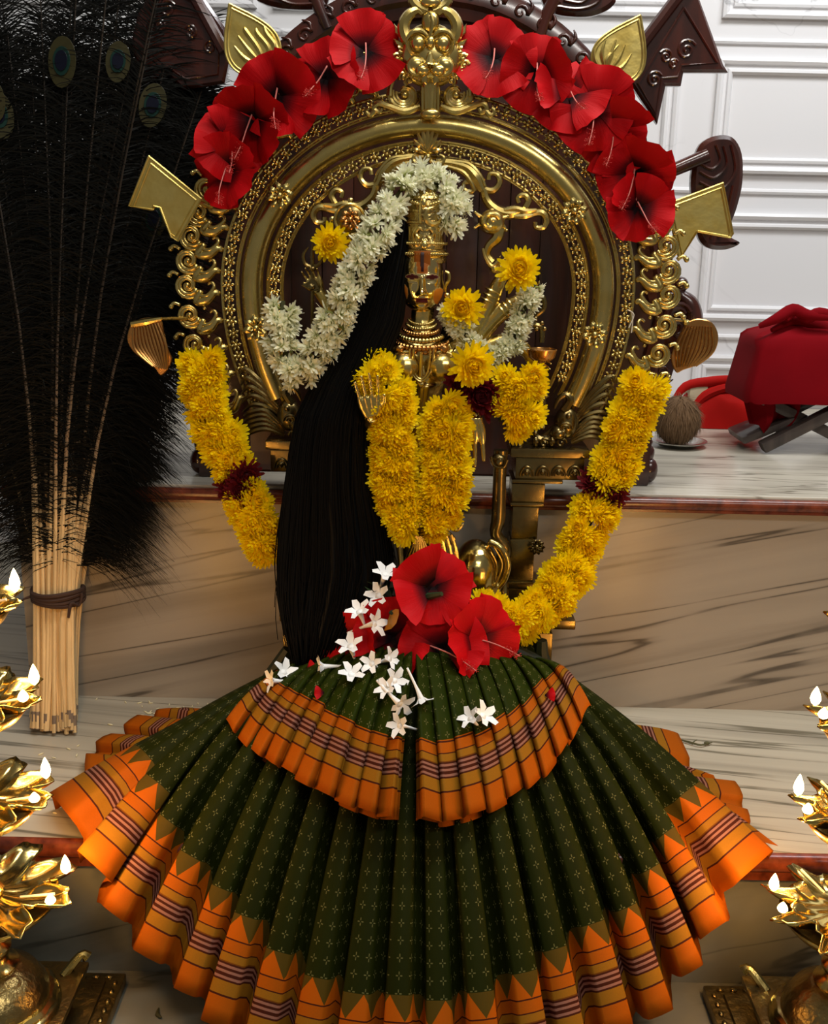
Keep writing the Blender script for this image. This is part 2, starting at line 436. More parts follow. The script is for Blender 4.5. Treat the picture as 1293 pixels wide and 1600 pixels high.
for x0, x1 in cols:
    for z0, z1 in rows: moulding(x0, x1, z0, z1)
for za in (wz(1200, 300), wz(1200, 528), wz(1200, 66)):
    m = MB(); m.tube([(-2.1, YW, za), (2.1, YW, za)], .0065, 8); m.build('wall_rail', M['wall'], wall)

# ------------------------------------------------------------------ carved wooden backdrop on the upper platform
YB = .10
wb = thing('wooden_backdrop', (0.01, YB, ZS), 'carved dark varnished wooden backdrop frame standing behind the brass arch', 'backdrop')
AX = P(668, 455, YB).x
half = [(985, 757), (1002, 755), (1003, 715), (1012, 690), (1018, 660), (1035, 615), (1050, 570), (1062, 530), (1070, 500), (1058, 470), (1052, 440), (1046, 400), (1036, 340), (1018, 270), (990, 195), (950, 122), (900, 62), (840, 15), (770, -18), (700, -32)]
hw = [P(x, y, YB) for x, y in half]; hw[0].z = hw[1].z = ZS
outl = [V((p.x - AX, 0, p.z)) for p in hw]
right = [V((AX + p.x, YB, p.z)) for p in outl]; left = [V((AX - p.x, YB, p.z)) for p in reversed(outl)]
MB().prism(right + left, .03, .004).build('back_panel', M['wood_panel'], wb, sharp=30)
def woodp(x, y): return P(x, y, YB)
# raised outer rim
rim_o = right[4:] + left[:-4]
cen = V((AX, YB, P(668, 455, YB).z))
rim = MB()
sec = [(1.0, .0), (1.0, -.016), (.985, -.02), (.93, -.02), (.915, -.014), (.88, -.012), (.875, .0)]
rows_ = []
for p in catmull(rim_o, 90):
    rows_.append([cen + (p - cen) * s_ + V((0, d_, 0)) for s_, d_ in sec])
rim.grid(rows_).build('carved_rim', M['wood'], wb, sharp=35)
# wave carving along the rim (small scrolls, countable pieces)
sc = MB(); sc.tube(spiral((0, 0, 0), .011, 1.2, 0, 0, 14), [.0032 * (1 - .5 * i / 14) for i in range(15)], 6)
sc.tube([(.011, 0, 0), (.014, 0, .012), (.006, 0, .02)], [.003, .003, .001], 6, smooth=3)
scm = sc.mesh('rim_scroll', M['wood'])
rp = catmull(rim_o, 400); acc = 0; last = rp[0]
for i, p in enumerate(rp[1:]):
    acc += (p - last).length; last = p
    if acc > .034 and i > 20 and i < 380:
        acc = 0; d = (p - cen); ang = math.atan2(d.z, d.x)
        q_ = cen + d * .957 + V((0, -.02, 0))
        inst('rim_scroll', scm, wb, Matrix.Translation(q_) @ Matrix.Rotation(-ang + PI / 2, 4, 'Y'))
# inner boards behind the idol
for i in range(9):
    x0 = P(455 + i * 49, 300, YB).x; x1 = P(455 + i * 49 + 48, 300, YB).x
    m = MB(); m.box((x0, YB - .005 - .0012 * (i % 2), ZS + .10), (x1, YB + .002, ZS + .47), .0012); m.build('back_board', M['wood_panel'], wb)
# foot blocks and carved side brackets
for sgn in (1, -1):
    m = MB(); x0, x1 = AX + sgn * (P(940, 750, YB).x - AX), AX + sgn * (P(1004, 750, YB).x - AX)
    m.box((min(x0, x1), YB - .045, ZS), (max(x0, x1), YB + .02, ZS + .115), .004)
    m.build('foot_block', M['wood'], wb)
    m = MB(); cx = AX + sgn * (P(1008, 745, YB).x - AX)
    m.ball((cx, YB - .02, ZS + .02), (.014, .014, .02)); m.ball((cx - sgn * .004, YB - .02, ZS + .047), (.011, .011, .014)); m.ball((cx - sgn*.004, YB - .02, ZS + .064), .007)
    m.build('foot_knob', M['wood'], wb)
    m = MB()
    f_ = lambda x, y: V((AX + sgn * (P(x, y, YB).x - AX), YB - .012, P(x, y, YB).z))
    m.tube([f_(1062, 535), f_(1078, 505), f_(1074, 475), f_(1058, 458), f_(1056, 442), f_(1066, 440)], [.012, .016, .014, .009, .008, .007], 10, smooth=5)
    m.ball(f_(1060, 444), .012)
    for r_ in (.022, .014): m.tube(spiral(f_(1050, 492), r_, 1.1, .3, -.012, 16, sgn), .004, 6)
    m.tube([f_(1030, 400), f_(1040, 430), f_(1032, 460), f_(1045, 500), f_(1035, 560)], [.006, .01, .008, .01, .006], 8, smooth=4)
    m.build('side_bracket', M['wood'], wb)
# wooden pennants and paddles
def px_shape(pts, Y): return [P(x, y, Y) for x, y in pts]
def wpennant(pts, inner, Y, curls, bar):
    o_ = MB().prism(px_shape(pts, Y), .018, .004).build('wooden_pennant', M['wood'], wb, sharp=30)
    m = MB(); loop = px_shape(inner, Y - .001); m.tube(loop + [loop[0]], .0022, 6); m.build('border_bead', M['wood'], o_)
    m = MB()
    for (x, y, r_, mir) in curls: m.tube(spiral(P(x, y, Y - .001), r_ * k(Y), 1.6, .5, 0, 20, mir), .0022, 6)
    m.build('scroll_carving', M['wood'], o_)
    m = MB(); m.tube([P(*bar[0], Y - .004), P(*bar[1], Y - .004)], .0085, 8); m.build('pole', M['wood'], wb)
YP = .085
wpennant([(1072, -60), (1130, 100), (1138, 113), (1068, 113), (1064, 134), (1040, 134), (1027, 194), (985, 130), (1000, 100), (1010, 60), (1065, -10)],
         [(1068, 12), (1120, 98), (1064, 102), (1058, 120), (1034, 122), (1024, 178), (996, 130)], YP,
         [(1072, 78, 15, 1), (1040, 88, 10, -1), (1022, 124, 12, 1), (1052, 100, 7, 1)], ((985, 92), (1085, -40)))
wpennant([(258, -60), (215, 20), (205, 60), (215, 135), (262, 118), (285, 140), (350, 130), (358, 90), (352, 45), (316, -8), (300, -40)],
         [(262, -20), (228, 40), (228, 112), (262, 104), (290, 124), (340, 116), (342, 60), (300, 4)], YP,
         [(262, 14, 12, 1), (298, 50, 10, -1), (250, 40, 9, -1), (328, 74, 10, 1)], ((350, 80), (290, -30)))
def wpaddle(stem, head, ridges, Y):
    m = MB(); m.tube([P(*p, Y) for p in stem], [.009, .010, .011][:len(stem)] if len(stem) == 3 else .010, 10); m.build('paddle_stem', M['wood'], wb)
    h = MB().prism(catmull(px_shape(head + [head[0]], Y - .004), len(head) * 4)[:-1], .022, .006).build('paddle_head', M['wood'], wb, sharp=25)
    m = MB()
    for r_ in ridges: m.tube([P(x, y, Y - .005) for x, y in r_], .0025, 6, smooth=5)
    m.build('ridge_carving', M['wood'], h)
wpaddle([(1005, 286), (1060, 262), (1105, 243)],
        [(1084, 250), (1095, 225), (1118, 212), (1145, 214), (1160, 240), (1161, 285), (1152, 325), (1141, 355), (1142, 370), (1157, 380), (1135, 390), (1108, 388), (1092, 372), (1086, 335), (1080, 290)],
        [[(1092, 268), (1115, 278), (1135, 258), (1130, 228)], [(1094, 256), (1112, 264), (1125, 250), (1118, 226)], [(1092, 284), (1125, 296), (1148, 268), (1142, 226)], [(1145, 290), (1136, 330), (1122, 372)], [(1134, 300), (1124, 335), (1110, 374)], [(1118, 300), (1108, 335), (1100, 365)]], YP)
wpaddle([(842, 60), (856, 20), (866, 0)],
        [(850, 8), (840, -40), (880, -90), (940, -60), (962, -10), (956, 10), (925, 24), (885, 24), (862, 18)],
        [[(870, 10), (905, 14), (935, 2), (944, -30)], [(880, 0), (908, 4), (926, -12)]], YP)
wpaddle([(512, 45), (500, 15), (492, -5)],
        [(510, 6), (520, -40), (480, -90), (420, -60), (398, -10), (410, 4), (440, 12), (480, 14), (500, 12)],
        [[(490, 6), (455, 6), (425, -8)]], YP)

# ------------------------------------------------------------------ brass arch (prabhavali)
YA = -.02
arch = thing('brass_arch', (.01, YA, .16), 'polished brass halo arch with floret bands and lion face crest behind the idol', 'arch')
AC = P(668, 455, YA); KA = k(YA)
RA = 272 * KA; RB = P(668, 196, YA).z - AC.z; RL = .30
def ring(th, d=0.0, y=0.0):
    bb = RB if math.sin(th) > 0 else RL
    return AC + V(((RA + d) * math.cos(th), y, (bb + d * (1 if math.sin(th) > 0 else .9)) * math.sin(th)))
T0, T1 = rad(-31), rad(211)
def arc(d, y=0.0, n=120, t0=T0, t1=T1): return [ring(t0 + (t1 - t0) * i / n, d, y) for i in range(n + 1)]
MB().tube(arc(0, .0), .0152, 16).build('torus_band', M['brass'], arch)
for d_, r_ in ((.0205, .0022), (.0235, .0014), (.043, .0026), (-.0205, .0022), (-.0235, .0014), (-.040, .0024), (-.0425, .0012)):
    MB().tube(arc(d_, .004), r_, 8).build('rim_wire', M['brass'], arch)
# florets
def rosette(n, r, rc, cup=.25, w=.42):
    m = MB()
    for i in range(n):
        a = 2 * PI * i / n; ca, sa = math.cos(a), math.sin(a)
        f_ = lambda rr, ss, z: V((rr * ca - ss * sa, rr * sa + ss * ca, z))
        vs = [f_(rc * .6, -r*w*.35, r*.18), f_(rc * .6, r*w*.35, r*.18), f_(r*.7, r*w*.55, r*cup*.7), f_(r*.7, -r*w*.55, r*cup*.7), f_(r, 0, r*cup), f_(r*.65, 0, r*cup*.15), f_(r*.5, 0, -r*.15)]
        m.add(vs, [(0, 1, 5), (1, 2, 5), (2, 4, 5), (4, 3, 5), (3, 0, 5), (0, 6, 1), (1, 6, 2), (2, 6, 4), (4, 6, 3), (3, 6, 0)])
    m.ball((0, 0, r * .2), (rc, rc, rc * .8), 8, 5)
    return m
flo = rosette(6, .0093, .0030).mesh('floret', M['brass'])
def florets(d, step):
    pts = arc(d, .0, 900, rad(-29), rad(209)); a = 0; last = pts[0]
    for p in pts:
        a += (p - last).length; last = p
        if a >= step:
            a = 0; inst('floret', flo, arch, frame(p, (jit(.12), -1, jit(.12) + .1), jit(1)))
florets(.0335, .0162); florets(-.0308, .0160)
# thin link wires that hold the florets
for d_ in (.0335, -.0308): MB().tube(arc(d_, .004), .0011, 5).build('link_wire', M['brass_dark'], arch)
big = rosette(8, .0195, .0050, .30, .46).mesh('rosette', M['brass'])
for x, y in ((437, 306), (400, 513), (897, 330), (928, 523)):
    p = P(x, y, YA - .017); inst('rosette', big, arch, frame(p, (0, -1, .1), .2))
# outer scrolls
u = MB()
ks = .0215
for s_ in (1.0, .72): u.tube(spiral((.046, 0, .004), ks * s_ * .92, 1.55, rad(200), 0, 24, 1, .14), [.0036 * (1 - .45 * i / 24) for i in range(25)], 6)
u.tube([(.046 - .0198, 0, -.003), (.034, 0, -.018), (.02, 0, -.017), (.008, 0, -.006), (.0, 0, -.008)], [.004, .0065, .0075, .006, .003], 7, smooth=4)
u.tube([(.03, -.002, -.010), (.018, -.003, -.010), (.008, -.002, .002), (.012, 0, .008), (.017, 0, .005)], [.002, .0035, .003, .0025, .002], 6, smooth=4)
u.tube([(.058, 0, .018), (.066, 0, .022), (.07, 0, .018)], [.003, .0028, .0035], 6, smooth=3); u.ball((.071, 0, .017), .004, 8, 5)
u.ball((.046, -.001, .004), .0042, 8, 5); u.ball((.03, 0, -.021), .0042, 8, 5); u.ball((.024, 0, .012), .003, 8, 5)
um = u.mesh('edge_scroll', M['brass'])
for sgn in (1, -1):
    for i in range(17):
        th = rad(-26 + i * 6.4)
        p = ring(th, .046, .004); d = ring(th, .06) - ring(th, .04)
        ang = math.atan2(d.z, abs(d.x))
        mw = Matrix.Translation(V((AC.x + sgn * (p.x - AC.x), p.y, p.z))) @ (Matrix.Scale(-1, 4, (1, 0, 0)) if sgn < 0 else Matrix.Identity(4)) @ Matrix.Rotation(-ang * .75, 4, 'Y')
        inst('edge_scroll', um, arch, mw)
# inner foliage under the top of the ring
def px_t(m, pts, r, Y, n=8, sm=4): return m.tube([P(x, y, Y) for x, y in pts], [x * k(Y) for x in r] if not isinstance(r, (int, float)) else r * k(Y), n, smooth=sm)
for sgn in (1, -1):
    g = lambda pts: [((x if sgn < 0 else 1343 - x), y + (0 if sgn < 0 else 8)) for x, y in pts]
    m = MB(); Y = YA - .004
    px_o = px_t; px_t = lambda m_, p_, r_, Y_, n_=8, s_=4: px_o(m_, p_, [a_ * 1.35 for a_ in r_], Y_, n_, s_)
    px_t(m, g([(662, 246), (640, 247), (615, 254), (600, 270), (590, 290)]), [5, 6, 7, 8, 5], Y)
    px_t(m, g([(640, 244), (612, 248), (594, 266), (585, 284)]), [2, 3, 3, 2], Y - .004)
    px_t(m, g([(650, 251), (622, 260), (608, 276), (602, 290)]), [2, 3, 3, 2], Y - .004)
    px_t(m, g([(592, 286), (574, 290), (563, 278), (567, 265), (578, 264), (580, 273)]), [4, 4, 3.5, 3, 2.5, 3], Y)
    px_t(m, g([(600, 284), (608, 292), (618, 288), (618, 278), (611, 277)]), [3, 3.5, 3, 2.5, 3], Y)
    m.build('acanthus_spray', M['brass'], arch)
    m = MB()
    px_t(m, g([(588, 288), (583, 305), (568, 320), (548, 326), (528, 322)]), [5, 5, 6, 7, 5], Y)
    px_t(m, g([(556, 321), (538, 318), (522, 322), (505, 320)]), [3, 4, 4, 2], Y - .004)
    px_t(m, g([(540, 330), (524, 330), (510, 328)]), [3, 4, 2], Y - .004)
    px_t(m, g([(524, 318), (518, 306), (524, 297), (534, 300), (533, 309)]), [4, 4, 3.5, 3, 3], Y)
    px_t(m, g([(514, 326), (498, 324), (490, 334), (494, 347), (506, 347), (507, 339)]), [4, 4.5, 4, 3.5, 3, 3], Y)
    m.build('acanthus_scroll', M['brass'], arch); px_t = px_o
# shell leaf at the middle of the inner band
m = MB(); Y = YA - .006
for i in range(9):
    a = rad(-80 + 20 * i); c = P(667, 240, Y)
    m.tube([c, c + V((math.sin(a) * .012, -.006, math.cos(a) * .018)), c + V((math.sin(a) * .021, -.003, math.cos(a) * .034))], [.0022, .0034, .0018], 6, smooth=3)
px_t(m, [(668, 246), (660, 254), (648, 254), (645, 246), (652, 242)], [3, 4, 4, 3, 2.5], Y - .003)
px_t(m, [(668, 246), (676, 254), (690, 254), (693, 246), (686, 242)], [3, 4, 4, 3, 2.5], Y - .003)
m.ball(P(668, 246, Y - .004), .006)
m.build('shell_leaf', M['brass'], arch)

# lion face crest
YK = YA - .018
crest = MB()
crest.ball(P(672, 92, YK), (46*KA, .020, 40*KA), 20, 14)
crest.ball(P(672, 66, YK), (36*KA, .018, 26*KA), 16, 10)
crest.ball(P(672, 112, YK - .006), (34*KA, .018, 17*KA), 16, 10)
crest.tube([P(672, 130, YK), P(672, 176, YK + .002)], [15*KA, 15*KA], 12)
for i in range(-2, 3): px_t(crest, [(672 + i*6, 136), (672 + i*6, 172)], 2, YK - .012 + abs(i)*.0015, 6, 2)
crest = crest.build('lion_face_crest', M['brass'], arch)
tag(crest, 'brass lion face at the top of the arch')
def cpart(name, f_):
    m = MB(); f_(m); m.build(name, M['brass'], crest)
for sgn in (1, -1):
    def hx(x): return 672 + sgn * x
    cpart('horn', lambda m: px_t(m, [(hx(10), 56), (hx(34), 62), (hx(42), 42), (hx(34), 24), (hx(20), 16), (hx(12), 22)], [8, 10, 9, 8, 6, 4], YK - .006))
    cpart('horn_tip', lambda m: px_t(m, [(hx(4), 18), (hx(18), 12), (hx(28), 0), (hx(24), -16), (hx(14), -22)], [8, 8, 7, 5, 3], YK - .004))
    def eye(m):
        c = P(hx(19), 68, YK - .020); m.ball(c, (11*KA, .009, 11*KA), 12, 9)
        for r_ in (13.5, 16.5): m.tube([c + V((math.cos(a)*r_*KA, .003, math.sin(a)*r_*KA)) for a in [2*PI*i/18 for i in range(19)]], 2*KA, 6, False)
        px_t(m, [(hx(4), 56), (hx(14), 48), (hx(28), 50), (hx(37), 62)], [2, 4, 4, 2], YK - .02)
    cpart('eye', eye)
    def cheek(m):
        m.ball(P(hx(22), 102, YK - .016), (15*KA, .012, 13*KA)); m.ball(P(hx(12), 110, YK - .022), (12*KA, .010, 9*KA))
        px_t(m, [(hx(8), 98), (hx(24), 92), (hx(33), 102), (hx(28), 114), (hx(10), 118)], [3, 4, 4, 4, 3], YK - .022)
    cpart('cheek', cheek)
    def ear(m):
        m.prism([P(hx(x), y, YK) for x, y in ((42, 62), (56, 52), (57, 36), (50, 44), (44, 40), (40, 52))], .008, .0015)
        m.prism([P(hx(x), y, YK) for x, y in ((40, 66), (58, 60), (54, 70), (44, 74))], .008, .0015)
    cpart('ear', ear)
    def mane(m):
        for i, (x, y) in enumerate(((46, 82), (51, 92), (53, 102), (50, 112), (42, 120), (33, 126))):
            m.tube(spiral(P(hx(x), y, YK - .004), 7.5*KA, 1.2, rad(60 - 25*i), 0, 10, sgn), [.0026 * (1 - .4*j/10) for j in range(11)], 6)
            m.ball(P(hx(x), y, YK - .006), 3*KA, 6, 5)
    cpart('mane_curls', mane)
    def vol(m):
        c = P(hx(40), 148, YK + .004)
        for j, r_ in enumerate((24, 18.5, 13)):
            m.tube(spiral(c, r_*KA, .95, rad(-200 if sgn else 0), 0, 20, -sgn, .3), [(.0042 - .0006*j) * (.5 + .5*math.sin(PI*(i+2)/23)) for i in range(21)], 7)
        px_t(m, [(hx(16), 166), (hx(40), 174), (hx(66), 166), (hx(82), 162), (hx(88), 170), (hx(80), 175), (hx(76), 169)], [4, 6, 5, 5, 4, 4, 3], YK)
        px_t(m, [(hx(86), 172), (hx(94), 180), (hx(100), 174), (hx(96), 169)], [4, 4, 3, 3], YK)
        px_t(m, [(hx(64), 150), (hx(62), 134), (hx(56), 124)], [5, 4, 1.5], YK)
        m.ball(c, 6*KA)
    cpart('volute', vol)
    cpart('fang', lambda m: px_t(m, [(hx(8), 118), (hx(9), 126), (hx(6), 132)], [3.5, 3, 1], YK - .024, 6, 2))
cpart('nose', lambda m: (px_t(m, [(672, 82), (671, 92), (670, 101)], [3, 6, 9], YK - .026), m.ball(P(664, 103, YK - .026), 5*KA), m.ball(P(680, 103, YK - .026), 5*KA)))
cpart('forehead_jewel', lambda m: (m.ball(P(672, 66, YK - .022), (6.5*KA, .007, 8.5*KA)), m.ball(P(672, 36, YK - .012), (13*KA, .012, 17*KA)), px_t(m, [(672, 20), (676, 36), (672, 54)], [2, 3.5, 2], YK - .024), m.ball(P(672, 4, YK - .006), (16*KA, .010, 9*KA)), m.ball(P(672, -8, YK - .006), (10*KA, .010, 10*KA))))
def teeth(m):
    for i in range(-6, 7):
        x = 672 + i * 5.6; y = 126 - abs(i) ** 1.6 * .55
        px_t(m, [(x, y - 3), (x + i * .4, y + 4)], [2.6, 1.4], YK - .020 + abs(i) * .0014, 6, 1)
cpart('tooth_row', teeth)
cpart('base_stone', lambda m: m.ball(P(672, 178, YK - .014), (15*KA, .008, 8*KA), 10, 6))
# small buds sitting on the outer wire
for x, y in ((462, 158), (588, 130), (750, 138), (797, 147), (858, 178), (878, 205)):
    m = MB(); m.ball(P(x, y, YA), 6*KA, 8, 6); m.tube(spiral(P(x, y, YA), 9*KA, .9, 1, 0, 10), .0018, 6); m.build('bud', M['brass'], arch)

# leaf standards, pennants and fans that stick out from the arch
def standard(pts, Y, name, label, mat, inner=.86, rod=None, veins=(), bead=True):
    Y0 = Y
    o_ = MB().prism(px_shape(pts, Y0), .004, .0012).build(name, mat, arch, sharp=30); tag(o_, label)
    c = sum((V((x, y, 0)) for x, y in pts), V()) / len(pts)
    ins = [(c.x + (x - c.x) * inner, c.y + (y - c.y) * inner) for x, y in pts]
    if bead:
        m = MB(); loop = px_shape(ins, Y0 - .0008); m.tube(loop + [loop[0]], .0014, 6); loop = px_shape([(c.x + (x - c.x) * .97, c.y + (y - c.y) * .97) for x, y in pts], Y0 - .0005); m.tube(loop + [loop[0]], .0016, 6); m.build('raised_border', mat, o_)
    if veins:
        m = MB()
        for vv in veins: px_t(m, vv, [1.2] + [3.6] * (len(vv) - 2) + [1.2], Y0 - .001, 6, 4)
        m.build('embossed_leaf_lines', mat, o_)
    if rod:
        m = MB(); m.tube([P(*rod[0], Y0 + .004), P(*rod[1], YA + .01)], .003, 8); m.build('rod', M['brass'], arch)
    return o_
def leafshape(tip, base, w, n=28):
    tip, base = V(tip), V(base); ax = base - tip; nr = V((-ax.y, ax.x)).normalized(); out = []
    prof = [(0, 0), (.12, .13), (.28, .30), (.45, .44), (.6, .5), (.75, .47), (.88, .34), (.96, .17), (1, 0)]
    for a, b_ in prof[:-1]: out.append(tip + ax * a + nr * b_ * w)
    for a, b_ in reversed(prof[1:]): out.append(tip + ax * a - nr * b_ * w)
    p3 = catmull([V((p.x, p.y, 0)) for p in out + [out[0]]], 48)[:-1]
    return [(p.x, p.y) for p in p3]
YT = .03
standard(leafshape((357, 4), (418, 120), 88), YT, 'leaf_standard', 'brass leaf shaped standard on the upper left', M['brass_sheet'], .86, ((412, 108), (480, 190)),
         [[(412, 104), (384, 92), (366, 72)], [(410, 100), (392, 82), (372, 56)], [(412, 98), (404, 76), (384, 48), (382, 42)], [(414, 98), (420, 76), (402, 52), (400, 44)], [(416, 98), (430, 74), (416, 52), (412, 40)], [(418, 100), (434, 84), (428, 62)]])
standard(leafshape((1001, 22), (944, 134), 86), YT, 'leaf_standard', 'brass leaf shaped standard on the upper right', M['brass_sheet'], .86, ((945, 115), (870, 205)),
         [[(944, 112), (930, 96), (928, 76)], [(946, 110), (940, 84), (946, 62)], [(948, 110), (954, 88), (962, 62)], [(950, 112), (966, 92), (976, 70)], [(950, 114), (972, 104), (986, 84)], [(946, 108), (948, 92), (966, 70)]])
standard([(232, 242), (316, 310), (278, 378), (268, 372), (250, 324), (240, 322), (238, 328), (200, 322)], -.045, 'brass_pennant', 'swallowtail brass pennant on the left of the arch', M['brass_sheet'], .84, ((300, 312), (345, 330)))
standard([(1040, 318), (1130, 284), (1146, 366), (1142, 372), (1088, 362), (1060, 408)], YT, 'brass_pennant', 'swallowtail brass pennant on the right of the arch', M['brass_sheet'], .86, ((1048, 322), (985, 338)))
def fan(pts, rod, cen_, label, YT=.03):
    o_ = MB().prism(catmull(px_shape(pts + [pts[0]], YT), len(pts) * 4)[:-1], .004, .0012).build('brass_fan', M['copper'], arch, sharp=30); tag(o_, label)
    m = MB()
    for i in range(10):
        t = (i + .5) / 10
        a, b_, c_ = [(cen_[j][0][0] + (cen_[j][1][0] - cen_[j][0][0]) * t, cen_[j][0][1] + (cen_[j][1][1] - cen_[j][0][1]) * t) for j in range(3)]
        px_t(m, [a, b_, c_], [1.4, 2.6, 1.6], YT - .002, 6, 5)
    m.build('fan_ridges', M['copper'], o_)
    m = MB(); m.tube([P(*rod[0], YT), P(*rod[1], YA + .01)], .0024, 8); m.build('rod', M['brass'], arch)
    m = MB(); px_t(m, [(pts[0][0], pts[0][1] + 3), ((pts[0][0] + rod[0][0]) / 2, pts[0][1] - 1), rod[0]], [5, 6, 3], YT - .003); m.build('fan_top', M['brass'], o_)
fan([(205, 504), (225, 497), (250, 499), (256, 520), (262, 545), (268, 565), (252, 587), (238, 572), (210, 552), (198, 530)], ((252, 498), (303, 497)),
    [((206, 512), (248, 504)), ((208, 545), (262, 540)), ((238, 572), (262, 578))], 'fluted copper coloured fan on the left of the arch', -.05)
fan([(1072, 504), (1090, 498), (1112, 504), (1122, 525), (1116, 550), (1095, 568), (1068, 578), (1056, 582), (1048, 560), (1056, 535)], ((1070, 501), (1025, 497)),
    [((1070, 510), (1114, 510)), ((1054, 540), (1116, 548)), ((1056, 574), (1088, 572))], 'fluted copper coloured fan on the right of the arch')

# ends of the arch: makara heads with feather tails on stepped blocks
for sgn in (1, -1):
    ox = (lambda x: x) if sgn > 0 else (lambda x: 1336 - x)
    oy = 8 if sgn > 0 else -4
    g = lambda pts: [(ox(x), y + oy) for x, y in pts]
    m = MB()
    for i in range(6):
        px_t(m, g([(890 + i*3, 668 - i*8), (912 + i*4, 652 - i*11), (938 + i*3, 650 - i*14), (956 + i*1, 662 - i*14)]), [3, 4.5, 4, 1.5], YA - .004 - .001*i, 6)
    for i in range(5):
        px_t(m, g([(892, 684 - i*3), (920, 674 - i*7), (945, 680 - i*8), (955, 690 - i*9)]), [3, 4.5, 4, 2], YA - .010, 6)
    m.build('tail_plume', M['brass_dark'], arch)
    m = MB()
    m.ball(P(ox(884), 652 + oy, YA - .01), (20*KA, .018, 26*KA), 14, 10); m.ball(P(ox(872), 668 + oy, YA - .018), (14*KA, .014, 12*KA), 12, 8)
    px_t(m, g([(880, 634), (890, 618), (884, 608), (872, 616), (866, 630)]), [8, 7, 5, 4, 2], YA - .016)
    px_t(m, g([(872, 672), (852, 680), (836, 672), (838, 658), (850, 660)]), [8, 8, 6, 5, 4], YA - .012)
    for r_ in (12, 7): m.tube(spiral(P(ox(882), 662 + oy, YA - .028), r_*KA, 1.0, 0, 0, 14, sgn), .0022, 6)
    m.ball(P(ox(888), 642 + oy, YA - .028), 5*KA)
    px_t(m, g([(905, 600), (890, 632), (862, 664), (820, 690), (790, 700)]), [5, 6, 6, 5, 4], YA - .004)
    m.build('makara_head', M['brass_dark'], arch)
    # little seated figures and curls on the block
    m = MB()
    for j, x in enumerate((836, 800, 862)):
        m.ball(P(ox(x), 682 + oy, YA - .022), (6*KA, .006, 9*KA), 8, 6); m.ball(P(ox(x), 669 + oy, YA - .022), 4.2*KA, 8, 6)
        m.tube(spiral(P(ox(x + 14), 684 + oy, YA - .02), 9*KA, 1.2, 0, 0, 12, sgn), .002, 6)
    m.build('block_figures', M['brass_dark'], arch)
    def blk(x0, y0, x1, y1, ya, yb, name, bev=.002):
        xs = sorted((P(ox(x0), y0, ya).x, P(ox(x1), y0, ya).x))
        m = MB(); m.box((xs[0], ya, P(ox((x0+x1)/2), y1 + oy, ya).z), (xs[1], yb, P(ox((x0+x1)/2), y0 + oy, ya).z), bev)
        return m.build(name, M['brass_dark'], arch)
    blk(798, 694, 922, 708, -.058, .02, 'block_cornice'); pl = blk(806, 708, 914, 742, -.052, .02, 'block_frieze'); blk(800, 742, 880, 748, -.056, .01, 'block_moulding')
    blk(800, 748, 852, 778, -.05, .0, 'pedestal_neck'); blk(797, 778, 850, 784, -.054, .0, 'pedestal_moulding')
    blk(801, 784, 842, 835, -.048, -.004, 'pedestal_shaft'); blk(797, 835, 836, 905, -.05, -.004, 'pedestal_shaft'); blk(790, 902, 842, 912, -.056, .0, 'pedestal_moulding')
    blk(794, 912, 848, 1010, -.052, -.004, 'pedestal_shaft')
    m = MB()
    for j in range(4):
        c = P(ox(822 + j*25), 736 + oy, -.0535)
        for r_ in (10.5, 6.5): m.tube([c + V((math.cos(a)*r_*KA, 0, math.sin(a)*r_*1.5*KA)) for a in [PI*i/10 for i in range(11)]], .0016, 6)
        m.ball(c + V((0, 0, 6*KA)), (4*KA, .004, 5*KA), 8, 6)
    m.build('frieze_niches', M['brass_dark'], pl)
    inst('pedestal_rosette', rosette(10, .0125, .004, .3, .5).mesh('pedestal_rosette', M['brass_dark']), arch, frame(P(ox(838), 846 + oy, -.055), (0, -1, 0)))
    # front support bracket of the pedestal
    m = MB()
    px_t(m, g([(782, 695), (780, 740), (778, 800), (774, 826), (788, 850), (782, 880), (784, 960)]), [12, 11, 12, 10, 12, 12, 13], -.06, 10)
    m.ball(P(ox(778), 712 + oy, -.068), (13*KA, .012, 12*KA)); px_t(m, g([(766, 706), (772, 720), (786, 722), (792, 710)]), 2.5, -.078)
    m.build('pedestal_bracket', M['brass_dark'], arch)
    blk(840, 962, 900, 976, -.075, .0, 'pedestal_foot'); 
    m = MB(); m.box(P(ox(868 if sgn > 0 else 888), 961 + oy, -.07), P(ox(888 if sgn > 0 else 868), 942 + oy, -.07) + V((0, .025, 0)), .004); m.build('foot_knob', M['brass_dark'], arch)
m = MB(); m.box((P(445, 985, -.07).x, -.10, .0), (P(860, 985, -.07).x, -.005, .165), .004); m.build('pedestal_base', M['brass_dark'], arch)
m = MB(); px_t(m, [(986, 488), (988, 500), (986, 520)], .9, YA - .02, 6); px_t(m, [(980, 484), (990, 492), (982, 512)], .9, YA - .022, 6); m.build('tied_thread', M['thread'], arch)

